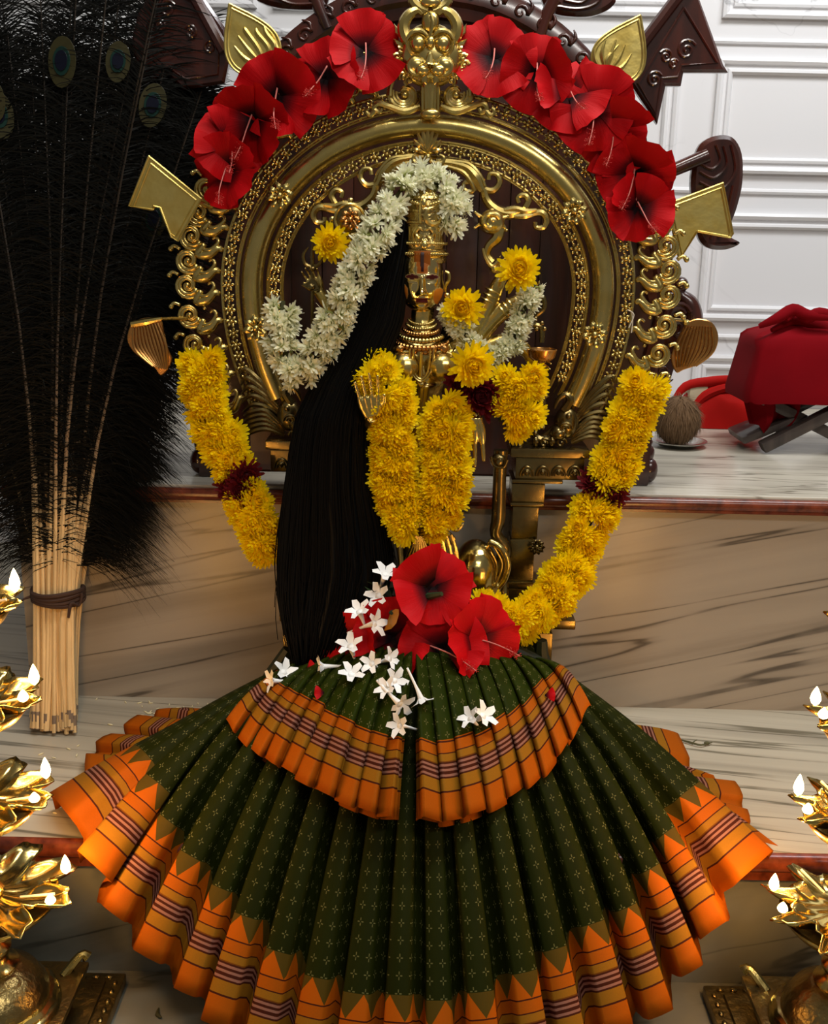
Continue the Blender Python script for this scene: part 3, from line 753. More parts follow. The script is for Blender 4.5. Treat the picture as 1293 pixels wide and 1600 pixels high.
# ------------------------------------------------------------------ the idol
YI = -.11; KI = k(YI)
idol = thing('brass_idol', P(655, 930, YI), 'small polished brass goddess idol with tall crown and many arms, dressed in garlands', 'statue')
def TB(m, pts, r, n=10, sm=3):   # pts = (px, py, Y), radii in picture units
    return m.tube([P(x, y, Y) for x, y, Y in pts], [a * KI for a in r], n, smooth=sm)
def hand(m, wrist, tip, side, s=1.0, curl=0.0, spread=.16, facing=V((0, -1, 0))):
    """palm and five separate fingers; tip gives the finger direction, side the thumb side"""
    w = V(wrist); d = (V(tip) - w).normalized(); sd = V(side); sd = (sd - d * sd.dot(d)).normalized(); nf = d.cross(sd)
    if nf.dot(facing) < 0: nf = -nf
    p0 = w + d * .006 * s; p1 = w + d * .027 * s
    for j in (-1.5, -.5, .5, 1.5):
        m.tube([w + sd * j * .0036 * s, w + d * .014 * s + sd * j * .0062 * s, p1 - d * .002 * s + sd * j * .0074 * s], [.0048 * s, .0052 * s, .0034 * s], 8, smooth=2)
    for j, ln in ((1.5, .022), (.5, .026), (-.5, .024), (-1.5, .018)):
        a = d + sd * j * spread * .5; pp = p1 + sd * j * .0076 * s; pts = [pp - d * .004 * s]; dd = a.normalized()
        for q_ in range(4):
            pts.append(pp); pp = pp + dd * ln * s / 3; dd = (dd + nf * curl * .7).normalized()
        m.tube(pts, [.0027 * s, .0027 * s, .0026 * s, .0024 * s, .0018 * s], 7, smooth=2)
    t0 = w + d * .010 * s + sd * .0085 * s
    m.tube([w + d * .006 * s + sd * .004 * s, t0, t0 + (d * .6 + sd * .8).normalized() * .010 * s + nf * .003 * s, t0 + (d * .9 + sd * .5).normalized() * .019 * s + nf * .005 * s], [.0042 * s, .0042 * s, .0036 * s, .0024 * s], 7, smooth=2)
bm_ = MB()
TB(bm_, [(661, 478, YI), (659, 498, YI), (658, 520, YI)], [19, 18, 26])
bm_.ball(P(658, 552, YI), (50*KI, .026, 30*KI), 20, 12)
bm_.ball(P(657, 590, YI), (40*KI, .026, 44*KI), 20, 14)
for x in (632, 691): bm_.ball(P(x, 573, YI - .022), (27*KI, .022, 25*KI), 16, 12)
TB(bm_, [(657, 600, YI), (655, 645, YI - .002), (655, 690, YI)], [34, 25, 40], 16)
bm_.ball(P(655, 715, YI), (46*KI, .034, 50*KI), 18, 12)
for x0, x1 in ((638, 640), (672, 678)): TB(bm_, [(x0, 715, YI), (x0, 790, YI - .004), (x1, 850, YI), (x1, 925, YI)], [30, 26, 22, 18], 14)
for a in ([(614, 552, YI), (582, 600, YI - .01), (572, 668, YI - .03), (582, 652, YI - .078)],
          [(702, 552, YI), (738, 590, YI), (752, 628, YI - .012), (738, 652, YI - .05)],
          [(702, 545, YI + .01), (728, 525, YI + .012), (758, 488, YI + .014), (776, 448, YI + .014), (782, 436, YI + .014)],
          [(704, 552, YI + .01), (738, 536, YI + .014), (770, 500, YI + .014), (802, 475, YI + .010), (814, 468, YI + .010)],
          [(704, 560, YI + .01), (745, 552, YI + .016), (780, 535, YI + .018), (812, 540, YI + .014), (826, 556, YI + .012)],
          [(612, 548, YI + .01), (580, 520, YI + .014), (560, 470, YI + .016), (545, 410, YI + .014)],
          [(612, 556, YI + .01), (570, 540, YI + .016), (530, 500, YI + .016), (498, 455, YI + .014)]):
    TB(bm_, a, [17, 15, 14, 12, 9][:len(a)] if len(a) > 4 else [16, 13, 11, 9], 12)
hand(bm_, P(582, 650, YI - .078), P(571, 590, YI - .086), (1, 0, 0), 1.1, .06)
hand(bm_, P(738, 652, YI - .052), P(735, 715, YI - .056), (-1, 0, 0), 1.3, .08)
hand(bm_, P(782, 438, YI + .012), P(790, 410, YI + .008), (1, 0, 0), .75, .7)
hand(bm_, P(814, 469, YI + .008), P(830, 450, YI + .004), (0, 0, 1), .75, .7)
hand(bm_, P(824, 556, YI + .01), P(850, 574, YI + .0), (0, 0, 1), .75, .5)
hand(bm_, P(545, 412, YI + .012), P(545, 385, YI + .008), (-1, 0, 0), .75, .7)
hand(bm_, P(498, 456, YI + .012), P(488, 432, YI + .008), (-1, 0, 0), .75, .7)
body = bm_.build('body', M['brass'], idol)
md = body.modifiers.new('remesh', 'REMESH'); md.mode = 'VOXEL'; md.voxel_size = .0014; md.use_smooth_shade = True
md = body.modifiers.new('smooth', 'SMOOTH'); md.factor = .5; md.iterations = 3
# face
HW, HH, HD = 34*KI, 47*KI, .032
HC = P(659, 441, YI - .004)
def gs(x, s): return math.exp(-(x / s) ** 2)
hm = MB(); nu, nv = 132, 96; vs = []; cols = []
for i in range(nv + 1):
    a = PI * i / nv
    for j in range(nu):
        b_ = 2 * PI * j / nu
        Z = math.cos(a); sa_ = math.sin(a) if Z < 0 else max(1e-4, math.sin(a)) ** (1 - .65 * min(1, Z * 2.2))
        X, Yy = sa_ * math.cos(b_), sa_ * math.sin(b_)
        taper = 1 + .06 * max(0, -Z) * (1 + Z) * 4 * .5
        dsp = 0; col = (0, 0, 0, 0)
        if Yy < 0:
            fx = min(1, -Yy * 2.2); ax = abs(X)
            nz = max(0, min(1, (.22 - Z) / .5))
            if -.36 < Z < .25: dsp += .0072 * gs(X, .085 + .07 * nz) * (.35 + .65 * nz)
            dsp += .0042 * gs(X, .17) * gs(Z + .30, .09) + .0022 * gs(ax - .15, .07) * gs(Z + .33, .06)
            dsp -= .0042 * gs(ax - .40, .20) * gs(Z - .06, .13)
            dsp += .0034 * gs(ax - .40, .17) * gs(Z - .01, .085)
            dsp += .0022 * gs(ax - .40, .26) * gs(Z - .27 + .25 * (ax - .4) ** 2, .06)
            dsp += .0030 * gs(X, .24) * (gs(Z + .47, .05) + 1.1 * gs(Z + .58, .055)) - .0022 * gs(X, .26) * gs(Z + .525, .022)
            dsp += .0040 * gs(X, .26) * gs(Z + .84, .14) - .002 * gs(X, .2) * gs(Z + .68, .06)
            dsp += .0024 * gs(ax - .5, .25) * gs(Z + .28, .22)
            # painted marks
            if ax < .27 + .08 * (Z - .6) and .32 < Z < .97: col = (.27, .075, .008, 1)
            if ax < .06 and .36 < Z < .92: col = (.02, .002, .002, 1)
            lid = .085 * (1 - ((ax - .44) / .35) ** 2)
            if lid > 0 and abs(Z - .21 + .12 * (ax - .44) ** 2) < lid: col = (.060, .006, .012, 1)
            if abs(ax - .41) < .21 and abs(Z - .035) < .028 * (1 - ((ax - .41) / .21) ** 2): col = (.010, .005, .005, 1)
            if .50 < X < .98 and -.72 < Z < -.14 and (X - .75) ** 2 / .06 + (Z + .42) ** 2 / .09 < 1: col = (.55, .17, .012, 1)
            if -.98 < X < -.55 and (X + .80) ** 2 / .04 + (Z + .32) ** 2 / .07 < 1: col = (.42, .15, .02, 1)
            if ax < .27 and abs(Z + .53) < .085: col = (.10, .010, .010, 1)
            dsp *= fx
        p = V((X * (HW * taper + 0), Yy * (HD + dsp), Z * HH))
        vs.append(HC + p); cols.append(col)
fs = [(i*nu+j, (i+1)*nu+j, (i+1)*nu+(j+1) % nu, i*nu+(j+1) % nu) for i in range(nv) for j in range(nu)]
hm.add(vs, fs); hm.col = cols
q = N('painted_brass_face'); at_ = q.n('ShaderNodeVertexColor'); at_.layer_name = 'paint'
M['face'] = q.out(q.mix(at_.outputs[1], (.76, .58, .24, 1), at_.outputs[0]), q.math('MULTIPLY_ADD', at_.outputs[1], .35, .14), q.math('MULTIPLY_ADD', at_.outputs[1], -1, 1), Specular_IOR_Level=.15)
face = hm.build('face', M['face'], idol, sharp=180); tag(face, 'brass face with vermilion forehead mark and painted brows')
# ears and earrings
for sx, xx in ((1, 695), (-1, 627)):
    m = MB(); px_t(m, [(xx, 424), (xx + sx*6, 428), (xx + sx*6, 438), (xx + sx*1, 446), (xx, 456)], [2.5, 3, 3, 3, 2.5], YI - .004); m.build('ear', M['brass'], idol)
    m = MB(); m.ball(P(xx + sx*3, 462, YI - .01), 5*KI); m.ball(P(xx + sx*4, 473, YI - .01), (6*KI, .006, 7*KI)); m.ball(P(xx + sx*3, 484, YI - .01), 4*KI); m.build('earring', M['brass'], idol)
# crown
def cy(y): return P(662, y, YI).z
cprof = [(411, 30), (410, 34), (405, 35.5), (402, 34), (399, 36), (397, 34), (394, 35), (390, 35), (388, 32), (381, 33), (379, 34), (376, 31), (370, 30), (350, 30), (349, 32), (346, 32), (344, 29), (332, 28), (331, 30), (328, 30), (326, 27), (313, 25), (311, 27), (308, 26), (305, 21), (300, 17), (298, 18), (295, 13), (289, 8), (286, 9), (283, 5), (278, 2)]
m = MB(); cc = P(662, 400, YI); m.lathe([(max(.5, w_) * KI, cy(y) - cc.z) for y, w_ in cprof], cc, 40)
crown = m.build('crown', M['brass_relief'], idol, sharp=50)
def onc(x, y, lift=0.0):      # a point on the crown's surface
    r_ = 30 * KI; dx = (x - 662) * KI; dy = -math.sqrt(max(0, r_ * r_ - dx * dx)); return V((cc.x + dx, cc.y + dy - lift, cy(y)))
m = MB()
m.tube([onc(675 + 12*math.cos(a), 337 - 13*math.sin(a), .002) for a in [rad(100 + i*14) for i in range(19)]], [.0012 + .0024 * math.sin(PI*i/18) for i in range(19)], 6)
m.build('crescent', M['brass'], crown)
m = MB(); m.tube([onc(656, 349, .001), onc(655, 330, .002), onc(656, 312, .001)], .0018, 6, smooth=2)
for sgn in (1, -1):
    m.tube([onc(662 + sgn*2, 360, .002), onc(662 + sgn*8, 356, .003), onc(662 + sgn*13, 364, .003), onc(662 + sgn*8, 371, .003), onc(662 + sgn*3, 367, .003)], [.0012, .0022, .002, .0016, .001], 6, smooth=4)
    m.tube([onc(662 + sgn*15, 378, .001), onc(662 + sgn*17, 366, .002), onc(662 + sgn*10, 353, .002)], .0014, 6, smooth=4)
    for q_ in range(5): m.ball(onc(662 + sgn*(4 + q_*4), 322 - q_*1.5, .001), .0026, 6, 5)
    m.tube([onc(662 + sgn*22, y_, .0) for y_ in (376, 366, 354)], .0016, 6)
m.ball(onc(662, 382, .003), (.005, .004, .006), 8, 6); m.ball(onc(660, 318, .002), (.004, .003, .006), 8, 6)
m.build('crown_relief', M['brass'], crown)
m = MB()
for i in range(26):
    a = rad(190 + i * 160 / 25); m.ball(cc + V((math.cos(a)*36.5*KI, math.sin(a)*36.5*KI, cy(396) - cc.z)), .0021, 6, 5)
    m.ball(cc + V((math.cos(a)*35*KI, math.sin(a)*35*KI, cy(380) - cc.z)), .0018, 6, 5)
m.build('crown_beads', M['brass'], crown)
def mark(name, x0, x1, y0, y1, lift, mat):     # painted strip carried up over the rim of the crown
    m = MB(); m.grid([[V((cc.x + (x - 662) * KI, cc.y - math.sqrt(max(0, (36.5 * KI) ** 2 - ((x - 662) * KI) ** 2)) - lift, cy(y))) for x in [x0 + (x1 - x0) * i / 8 for i in range(9)]] for y in [y0 + (y1 - y0) * j / 6 for j in range(7)]])
    o_ = m.build(name, mat, idol); sd = o_.modifiers.new('thickness', 'SOLIDIFY'); sd.thickness = .001
mark('forehead_mark', 647.5, 671.5, 391, 418, .0008, M['orange_paste']); mark('forehead_stripe', 657, 662, 393, 424, .0022, M['dark_paste'])
# necklaces, breast band, girdle
for (yy, rx, ry, rr, nn) in ((498, 20, .017, .0021, 20), (505, 23, .020, .0026, 18), (513, 28, .024, .0030, 18), (522, 34, .029, .0036, 18), (533, 40, .033, .0040, 18)):
    m = MB(); c = P(658, yy, YI)
    for i in range(nn):
        a = rad(190 + 160 * i / (nn - 1)); m.ball(c + V((math.cos(a)*rx*KI, math.sin(a)*ry, -abs(math.sin(a))*.006)), rr, 7, 5)
    m.build('necklace', M['copper'] if yy in (513, 533) else M['brass'], idol)
m = MB()
for x in (624, 645, 664, 676, 694): m.ball(P(x, 545 + (4 if x in (645, 664) else 0), YI - .030), (7*KI, .003, 6*KI), 9, 6)
m.build('pendant_coins', M['copper'], idol)
m = MB()
for i, w_ in enumerate((14, 20)): px_t(m, [(660 - w_, 545), (658 - w_*.8, 580), (657, 592 + i*4), (657 + w_*.8, 580), (658 + w_, 545)], 1.8, YI - .036 - i*.001)
px_t(m, [(658, 550), (657, 588)], [2.5, 3.5], YI - .034); m.ball(P(657, 600, YI - .03), (9*KI, .006, 7*KI)); px_t(m, [(657, 605), (655, 640), (653, 670)], [6, 5, 4], YI - .028)
m.build('sacred_chain', M['brass'], idol)
for x in (633, 690):
    m = MB(); c = P(x, 572, YI - .024)
    m.tube([c + V((math.cos(a)*25*KI, -.004, math.sin(a)*23*KI)) for a in [rad(20 + i*10) for i in range(15)]], .0016, 6); m.build('breast_band', M['brass'], idol)
m = MB(); c = P(655, 660, YI); m.tube([c + V((math.cos(a)*38*KI, math.sin(a)*.034, 0)) for a in [2*PI*i/24 for i in range(25)]], .004, 8, False); m.build('girdle', M['brass'], idol)
def bangle(x, y, r_, dx, dy, Yb, cnt=2):
    m = MB(); d = (P(x + dx, y + dy, Yb) - P(x, y, Yb)).normalized(); s1 = d.orthogonal().normalized(); s2 = d.cross(s1)
    for j in range(cnt):
        c = P(x, y, Yb) + d * .007 * j
        m.tube([c + (s1 * math.cos(a) + s2 * math.sin(a)) * r_ * KI for a in [2*PI*i/16 for i in range(17)]], .0019, 6, False)
    m.build('bangle', M['brass'], idol)
bangle(763, 470, 12, 10, -22, YI + .014, 3); bangle(786, 487, 12, 14, -12, YI + .012, 3); bangle(738, 640, 13, 0, 10, YI - .022, 2); bangle(798, 524, 11, 12, -4, YI + .016, 2)
# folds of the metal skirt and vermilion marks near the feet
m = MB()
for i in range(7): px_t(m, [(655 + (i-3)*1.5, 838), (654 + (i-3)*5, 865), (654 + (i-3)*9, 892)], [2, 2.6, 3], YI - .035, 6)
m.build('skirt_folds', M['brass'], idol)
m = MB()
for i in range(5): px_t(m, [(672 + i*8, 835), (676 + i*9, 862), (680 + i*9, 900)], [3, 4, 4.5], YI - .030, 7)
px_t(m, [(700, 820), (712, 828), (720, 822), (724, 818)], [5, 4, 3, 1], YI - .02); px_t(m, [(698, 832), (708, 842), (702, 850)], [4, 4, 3], YI - .02)
m.build('sash', M['brass'], idol)
m = MB(); m.ball(P(678, 848, YI - .034), (8*KI, .004, 7*KI), 8, 6); m.ball(P(684, 866, YI - .034), (6*KI, .004, 5*KI), 8, 6); m.build('vermilion_dab', M['vermilion'], idol)
# mount behind the legs
m = MB(); YM = YI + .015
m.ball(P(742, 890, YM), (38*KI, .045, 52*KI), 22, 16); m.ball(P(755, 925, YM - .01), (24*KI, .03, 40*KI), 16, 12)
TB(m, [(732, 900, YM - .02), (735, 940, YM - .02), (740, 975, YM - .02)], [16, 12, 12])
TB(m, [(765, 905, YM), (775, 940, YM), (770, 975, YM)], [15, 11, 11])
TB(m, [(762, 846, YM - .01), (782, 856, YM - .014), (793, 880, YM - .016), (788, 905, YM - .016), (776, 922, YM - .016), (782, 940, YM - .016)], [7, 6.5, 6, 6, 6, 7], 10)
o_ = m.build('animal_mount', M['brass_lamp'], idol); tag(o_, 'smooth brass haunch and curling tail of the mount')
md = o_.modifiers.new('remesh', 'REMESH'); md.mode = 'VOXEL'; md.voxel_size = .002; md.use_smooth_shade = True
md = o_.modifiers.new('smooth', 'SMOOTH'); md.iterations = 3
m = MB(); px_t(m, [(766, 862), (776, 885), (770, 915)], 1.8, YM - .02); px_t(m, [(772, 856), (784, 880), (778, 905), (770, 920)], 1.5, YM - .028); m.build('tail_hair', M['brass'], idol)
# emblems held in the hands
m = MB(); c = P(547, 343, YI + .006)
dr = Matrix.Rotation(rad(90), 3, 'X')
m.lathe([(.001, -.004), (.018, -.004), (.0205, -.002), (.0205, .002), (.018, .004), (.001, .004)], c, 28, mat=dr)
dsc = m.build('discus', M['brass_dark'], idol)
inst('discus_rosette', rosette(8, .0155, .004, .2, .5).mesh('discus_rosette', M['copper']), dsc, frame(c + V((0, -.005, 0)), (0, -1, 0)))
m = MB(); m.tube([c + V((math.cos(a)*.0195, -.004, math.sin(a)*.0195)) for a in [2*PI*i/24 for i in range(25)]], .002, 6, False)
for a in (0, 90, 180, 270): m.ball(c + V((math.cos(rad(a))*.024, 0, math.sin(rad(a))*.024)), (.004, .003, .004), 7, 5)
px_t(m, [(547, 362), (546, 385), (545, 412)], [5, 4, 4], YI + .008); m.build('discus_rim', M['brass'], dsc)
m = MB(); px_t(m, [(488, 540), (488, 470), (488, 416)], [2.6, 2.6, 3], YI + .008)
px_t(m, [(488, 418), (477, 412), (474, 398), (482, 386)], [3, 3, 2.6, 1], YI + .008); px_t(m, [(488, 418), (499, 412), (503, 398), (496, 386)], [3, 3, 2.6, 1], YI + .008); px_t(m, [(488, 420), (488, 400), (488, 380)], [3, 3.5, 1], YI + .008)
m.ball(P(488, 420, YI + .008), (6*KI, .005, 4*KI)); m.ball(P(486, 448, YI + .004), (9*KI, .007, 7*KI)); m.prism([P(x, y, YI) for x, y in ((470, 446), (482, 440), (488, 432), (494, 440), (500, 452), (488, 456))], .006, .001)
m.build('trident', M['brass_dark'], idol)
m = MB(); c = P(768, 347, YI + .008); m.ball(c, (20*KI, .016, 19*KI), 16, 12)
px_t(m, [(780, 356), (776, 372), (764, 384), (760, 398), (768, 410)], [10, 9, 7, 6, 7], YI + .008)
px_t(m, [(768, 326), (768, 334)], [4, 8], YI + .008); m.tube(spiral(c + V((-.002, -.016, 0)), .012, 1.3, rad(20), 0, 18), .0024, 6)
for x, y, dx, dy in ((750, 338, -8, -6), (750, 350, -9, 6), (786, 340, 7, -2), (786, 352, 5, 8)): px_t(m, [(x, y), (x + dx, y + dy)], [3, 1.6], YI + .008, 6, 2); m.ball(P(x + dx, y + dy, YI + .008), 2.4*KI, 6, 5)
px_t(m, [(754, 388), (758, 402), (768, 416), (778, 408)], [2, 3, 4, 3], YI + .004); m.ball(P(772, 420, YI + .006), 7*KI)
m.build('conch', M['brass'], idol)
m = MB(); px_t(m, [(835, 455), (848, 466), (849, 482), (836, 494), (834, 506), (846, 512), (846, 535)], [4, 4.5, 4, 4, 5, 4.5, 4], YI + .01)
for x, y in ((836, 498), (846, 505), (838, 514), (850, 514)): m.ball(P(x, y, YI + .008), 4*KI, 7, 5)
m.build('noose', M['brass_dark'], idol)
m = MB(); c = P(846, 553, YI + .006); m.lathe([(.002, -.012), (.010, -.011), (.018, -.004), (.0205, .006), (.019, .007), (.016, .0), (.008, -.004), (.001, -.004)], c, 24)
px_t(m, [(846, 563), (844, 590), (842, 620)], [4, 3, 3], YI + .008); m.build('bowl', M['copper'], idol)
# flame ornaments around the emblems' stems at the right
m = MB()
for i in range(9): px_t(m, [(842 + jit(4), 600 + i*8), (850 + jit(6), 594 + i*8), (852 + jit(6), 588 + i*8)], [3, 3, 1.5], YI + .012, 6, 2)
m.build('stem_leaves', M['brass_dark'], idol)

# ------------------------------------------------------------------ long black hair
hair = thing('long_hair', P(500, 1045, -.19), 'long straight black hair falling from the crown down the left of the idol', 'hair')
hs = [(338, 618, 640, -.112), (370, 602, 640, -.118), (400, 590, 640, -.12), (450, 565, 634, -.125), (500, 545, 628, -.13), (560, 515, 604, -.14), (600, 490, 590, -.145), (650, 466, 584, -.15), (700, 456, 584, -.152), (760, 448, 590, -.155), (820, 441, 604, -.16), (880, 436, 612, -.168), (930, 436, 600, -.176), (970, 442, 575, -.184), (1010, 452, 548, -.192), (1038, 458, 522, -.20)]
def hsec(x):
    i = min(int(x), len(hs) - 2); t = x - i; return [hs[i][j] * (1 - t) + hs[i+1][j] * t for j in range(4)]
rows_ = []
for i in range(61):
    y, xl, xr, Yc = hsec(i / 60 * (len(hs) - 1)); c = P((xl + xr) / 2, y, Yc); w_ = (P(xr, y, Yc) - P(xl, y, Yc)).length / 2 * .93
    dp = min(.035, w_ * .7); row = []
    for j in range(49):
        a = 2 * PI * j / 48; r_ = 1 + .05 * math.sin(a * 17 + i * .08) + .03 * math.sin(a * 31)
        row.append(c + V((math.cos(a) * w_ * r_, math.sin(a) * dp * r_, 0)))
    rows_.append(row)
MB().grid(rows_).build('hair_mass', M['hair'], hair)
def strand(m, a0, i0, i1, wob, r_=.0008, swing=0.0):
    pts = []; n = 26; ph = random.random() * 6
    for q_ in range(n + 1):
        t = q_ / n; x = (i0 + (i1 - i0) * t) * (len(hs) - 1)
        y, xl, xr, Yc = hsec(min(x, len(hs) - 1.001)); c = P((xl + xr) / 2, y, Yc); w_ = (P(xr, y, Yc) - P(xl, y, Yc)).length / 2; dp = min(.036, w_ * .72)
        a = a0 + .12 * math.sin(ph + t * 5)
        f_ = 1.0 + wob * math.sin(ph * 2 + t * 7)
        pts.append(c + V((math.cos(a) * w_ * f_ + swing * t ** 3, math.sin(a) * dp * f_, 0)))
    m.tube(pts, r_, 4, False)
m = MB()
for i in range(300):
    a0 = PI + random.random() * PI
    strand(m, a0, random.random() * .35, .75 + random.random() * .25, .03, random.uniform(.0006, .0016))
for i in range(34):
    strand(m, random.choice([PI * 1.0, 0, PI * 1.1, -.1]) + jit(.2), .1 + random.random() * .3, .8 + random.random() * .2, .07, .0005, jit(.012))
tag(m.build('hair_strands', M['hair'], hair), None, None, None, 'stuff')
m = MB()
px_t(m, [(696, 470), (706, 490), (712, 510), (704, 530), (696, 545)], [8, 13, 15, 13, 6], -.095); m.build('side_lock', M['hair'], hair); m = MB(); px_t(m, [(690, 480), (700, 505), (690, 530)], [5, 9, 5], -.115); m.build('side_lock', M['hair'], hair); m = MB()
px_t(m, [(625, 470), (612, 500), (606, 525), (602, 550)], [10, 16, 18, 14], -.10)
m.build('side_lock', M['hair'], hair)

# ------------------------------------------------------------------ flowers
def petal(m, az, el, r0, ln, w, curl=.25, z0=0.0):
    ca, sa = math.cos(az), math.sin(az)
    def pt(d, s_, e): return V(((r0 + d * math.cos(e)) * ca - s_ * sa, (r0 + d * math.cos(e)) * sa + s_ * ca, z0 + d * math.sin(e)))
    e2 = el + curl * .5; e3 = el + curl
    vs = [pt(0, -w*.3, el), pt(0, w*.3, el), pt(ln*.62, w*.5, e2), pt(ln*.62, -w*.5, e2), pt(ln*.93, w*.28, e3), pt(ln*.93, -w*.28, e3), pt(ln, 0, e3)]
    m.add(vs, [(0, 1, 2, 3), (3, 2, 4, 5), (5, 4, 6)], [(0, 0), (1, 0), (1, .6), (0, .6), (1, .95), (0, .95), (.5, 1)])
def mum(name, mat, seed, open_=False):
    random.seed(seed); m = MB()
    lay = [(19, -12, .98), (19, 5, 1.0), (18, 20, .98), (17, 34, .95), (15, 48, .91), (12, 61, .87), (9, 73, .84), (5, 84, .82)]
    if open_: lay = [(17, -6, 1.1), (17, 10, 1.08), (16, 26, 1.0), (14, 42, .88), (12, 56, .76), (9, 70, .66), (5, 82, .6)]
    for n, el, ln in lay:
        o_ = random.random()
        for i in range(n): petal(m, 2*PI*(i + o_)/n + jit(.10), rad(el + jit(8)), .06, ln * random.uniform(.86, 1.08), .215 if not open_ else .26, rad(16 if not open_ else 20))
    b0 = len(m.v); m.ball((0, 0, .12), (.52, .52, .42), 9, 6)
    for i in range(b0, len(m.v)): m.uv[i] = (.5, .35)
    return m.mesh(name, mat)
MUMS = [mum('chrysanthemum', M['mum_yellow'], 1), mum('chrysanthemum', M['mum_yellow'], 2), mum('chrysanthemum', M['mum_deep'], 3), mum('chrysanthemum', M['mum_yellow'], 4)]
MAROON = [mum('maroon_chrysanthemum', M['mum_maroon'], 5, True), mum('maroon_chrysanthemum', M['mum_maroon'], 6, True)]
SINGLE = mum('chrysanthemum_bloom', M['mum_deep'], 8, False)
def jas(seed):
    random.seed(seed); m = MB()
    for n, el, ln in ((6, 14, .85), (8, 38, 1), (7, 58, 1.05), (4, 78, 1.05)):
        o_ = random.random()
        for i in range(n): petal(m, 2*PI*(i+o_)/n + jit(.2), rad(el + jit(12)), .03, ln * random.uniform(.75, 1.15), .30, rad(-12))
    m.tube([(0, 0, -.5), (0, 0, .15)], [.12, .16], 5); 
    return m.mesh('jasmine_floret', M['jasmine'])
JAS = [jas(20 + i) for i in range(5)]
random.seed(11)
def walk(pts, step):
    c = catmull(pts, 300); out = []; acc = step
    for i in range(1, len(c)):
        acc += (c[i] - c[i-1]).length
        if acc >= step: acc = 0; out.append((c[i], (c[min(i+3, 300)] - c[max(i-3, 0)]).normalized()))
    return out, c
TOCAM = V((0, -1, .12))
def garland(name, label, pts, step, wid, rf, maroon=(), rowsn=2, cat='garland'):
    ps, c = walk(pts, step); mid = pts[-1]
    g_ = thing(name, mid, label, cat)
    MB().tube(c[::6], .0035, 6).build('string', M['string'], g_)
    for i, (p, t) in enumerate(ps):
        fr = i / max(1, len(ps) - 1); side = t.cross(TOCAM).normalized()
        mar = any(a <= fr <= b_ for a, b_ in maroon)
        w_ = wid(fr) if callable(wid) else wid
        offs = [-1, 1] if rowsn == 2 else [-1, 0, 1]
        for j in offs:
            a = j * w_ * random.uniform(.8, 1.1)
            loc = p + side * a + t * jit(step * .3) + V((0, -.010 + (0 if j else -.008) + jit(.006), 0))
            z = TOCAM + side * j * .55 + V((jit(.4), 0, jit(.4)))
            me = random.choice(MAROON) if mar else random.choice(MUMS)
            inst(me.name.split('.')[0], me, g_, frame(loc, z, random.random()*6, rf * random.uniform(.88, 1.12)))
        if i % 2 == 0 and rowsn < 3:
            inst('chrysanthemum' if not mar else 'maroon_chrysanthemum', random.choice(MAROON if mar else MUMS), g_, frame(p + V((0, -.016, 0)) + t * step * .5, TOCAM + V((jit(.5), 0, jit(.5))), random.random()*6, rf))
    return g_
YG = -.165
garland('flower_garland', 'U-shaped yellow chrysanthemum garland hanging over the front of the idol',
        [P(x, y, Y) for x, y, Y in ((578, 576, -.15), (604, 598, YG), (613, 645, YG), (610, 710, YG), (618, 765, YG), (648, 812, YG - .005), (686, 800, YG), (697, 745, YG), (692, 690, YG), (702, 634, YG + .008))], .0195, .0155, .0215)
garland('flower_garland', 'long yellow garland with a maroon band hanging from the left side of the arch',
        [P(x, y, Y) for x, y, Y in ((318, 566, -.055), (322, 615, -.06), (334, 660, -.065), (355, 700, -.07), (372, 745, -.085), (388, 785, -.10), (408, 825, -.11), (424, 862, -.115))], .0215, lambda t: .0155 - .003 * t, .0225, ((.56, .64),))
garland('flower_garland', 'long yellow garland with a maroon band, curving from right of arch to waist',
        [P(x, y, Y) for x, y, Y in ((1002, 605, -.05), (984, 650, -.055), (966, 705, -.06), (940, 765, -.07), (922, 815, -.08), (895, 872, -.10), (868, 925, -.13), (825, 962, -.15), (780, 968, -.16), (742, 950, -.165))], .0205, .0150, .0225, ((.29, .37),))
garland('flower_garland', 'short thick bunch of yellow flowers beside the maroon bloom at the idol\'s left hand',
        [P(x, y, -.15) for x, y in ((812, 590), (815, 622), (800, 648), (778, 656))], .019, .017, .0225)
for (x, y, r_, lab) in ((515, 380, .026, 'single orange yellow chrysanthemum hanging beside the discus'), (811, 422, .030, 'single yellow chrysanthemum in the upper right hand'),
                        (722, 482, .029, 'single yellow chrysanthemum beside the idol\'s face'), (737, 571, .031, 'single open yellow chrysanthemum on the idol\'s left shoulder')):
    o_ = inst('chrysanthemum_bloom', SINGLE, None, frame(P(x, y, -.178 if y > 550 else (-.135 if x > 600 else -.12)), TOCAM + V((jit(.2), 0, -.1 + jit(.2))), random.random()*6, r_)); tag(o_, lab, 'flower')
for (x, y, r_, lab) in ((752, 618, .032, 'large dark maroon chrysanthemum beside the short yellow bunch'), (718, 602, .022, 'small dark maroon chrysanthemum under the yellow shoulder bloom')):
    o_ = inst('maroon_chrysanthemum', MAROON[0], None, frame(P(x, y, -.15), TOCAM, 1, r_)); tag(o_, lab, 'flower')
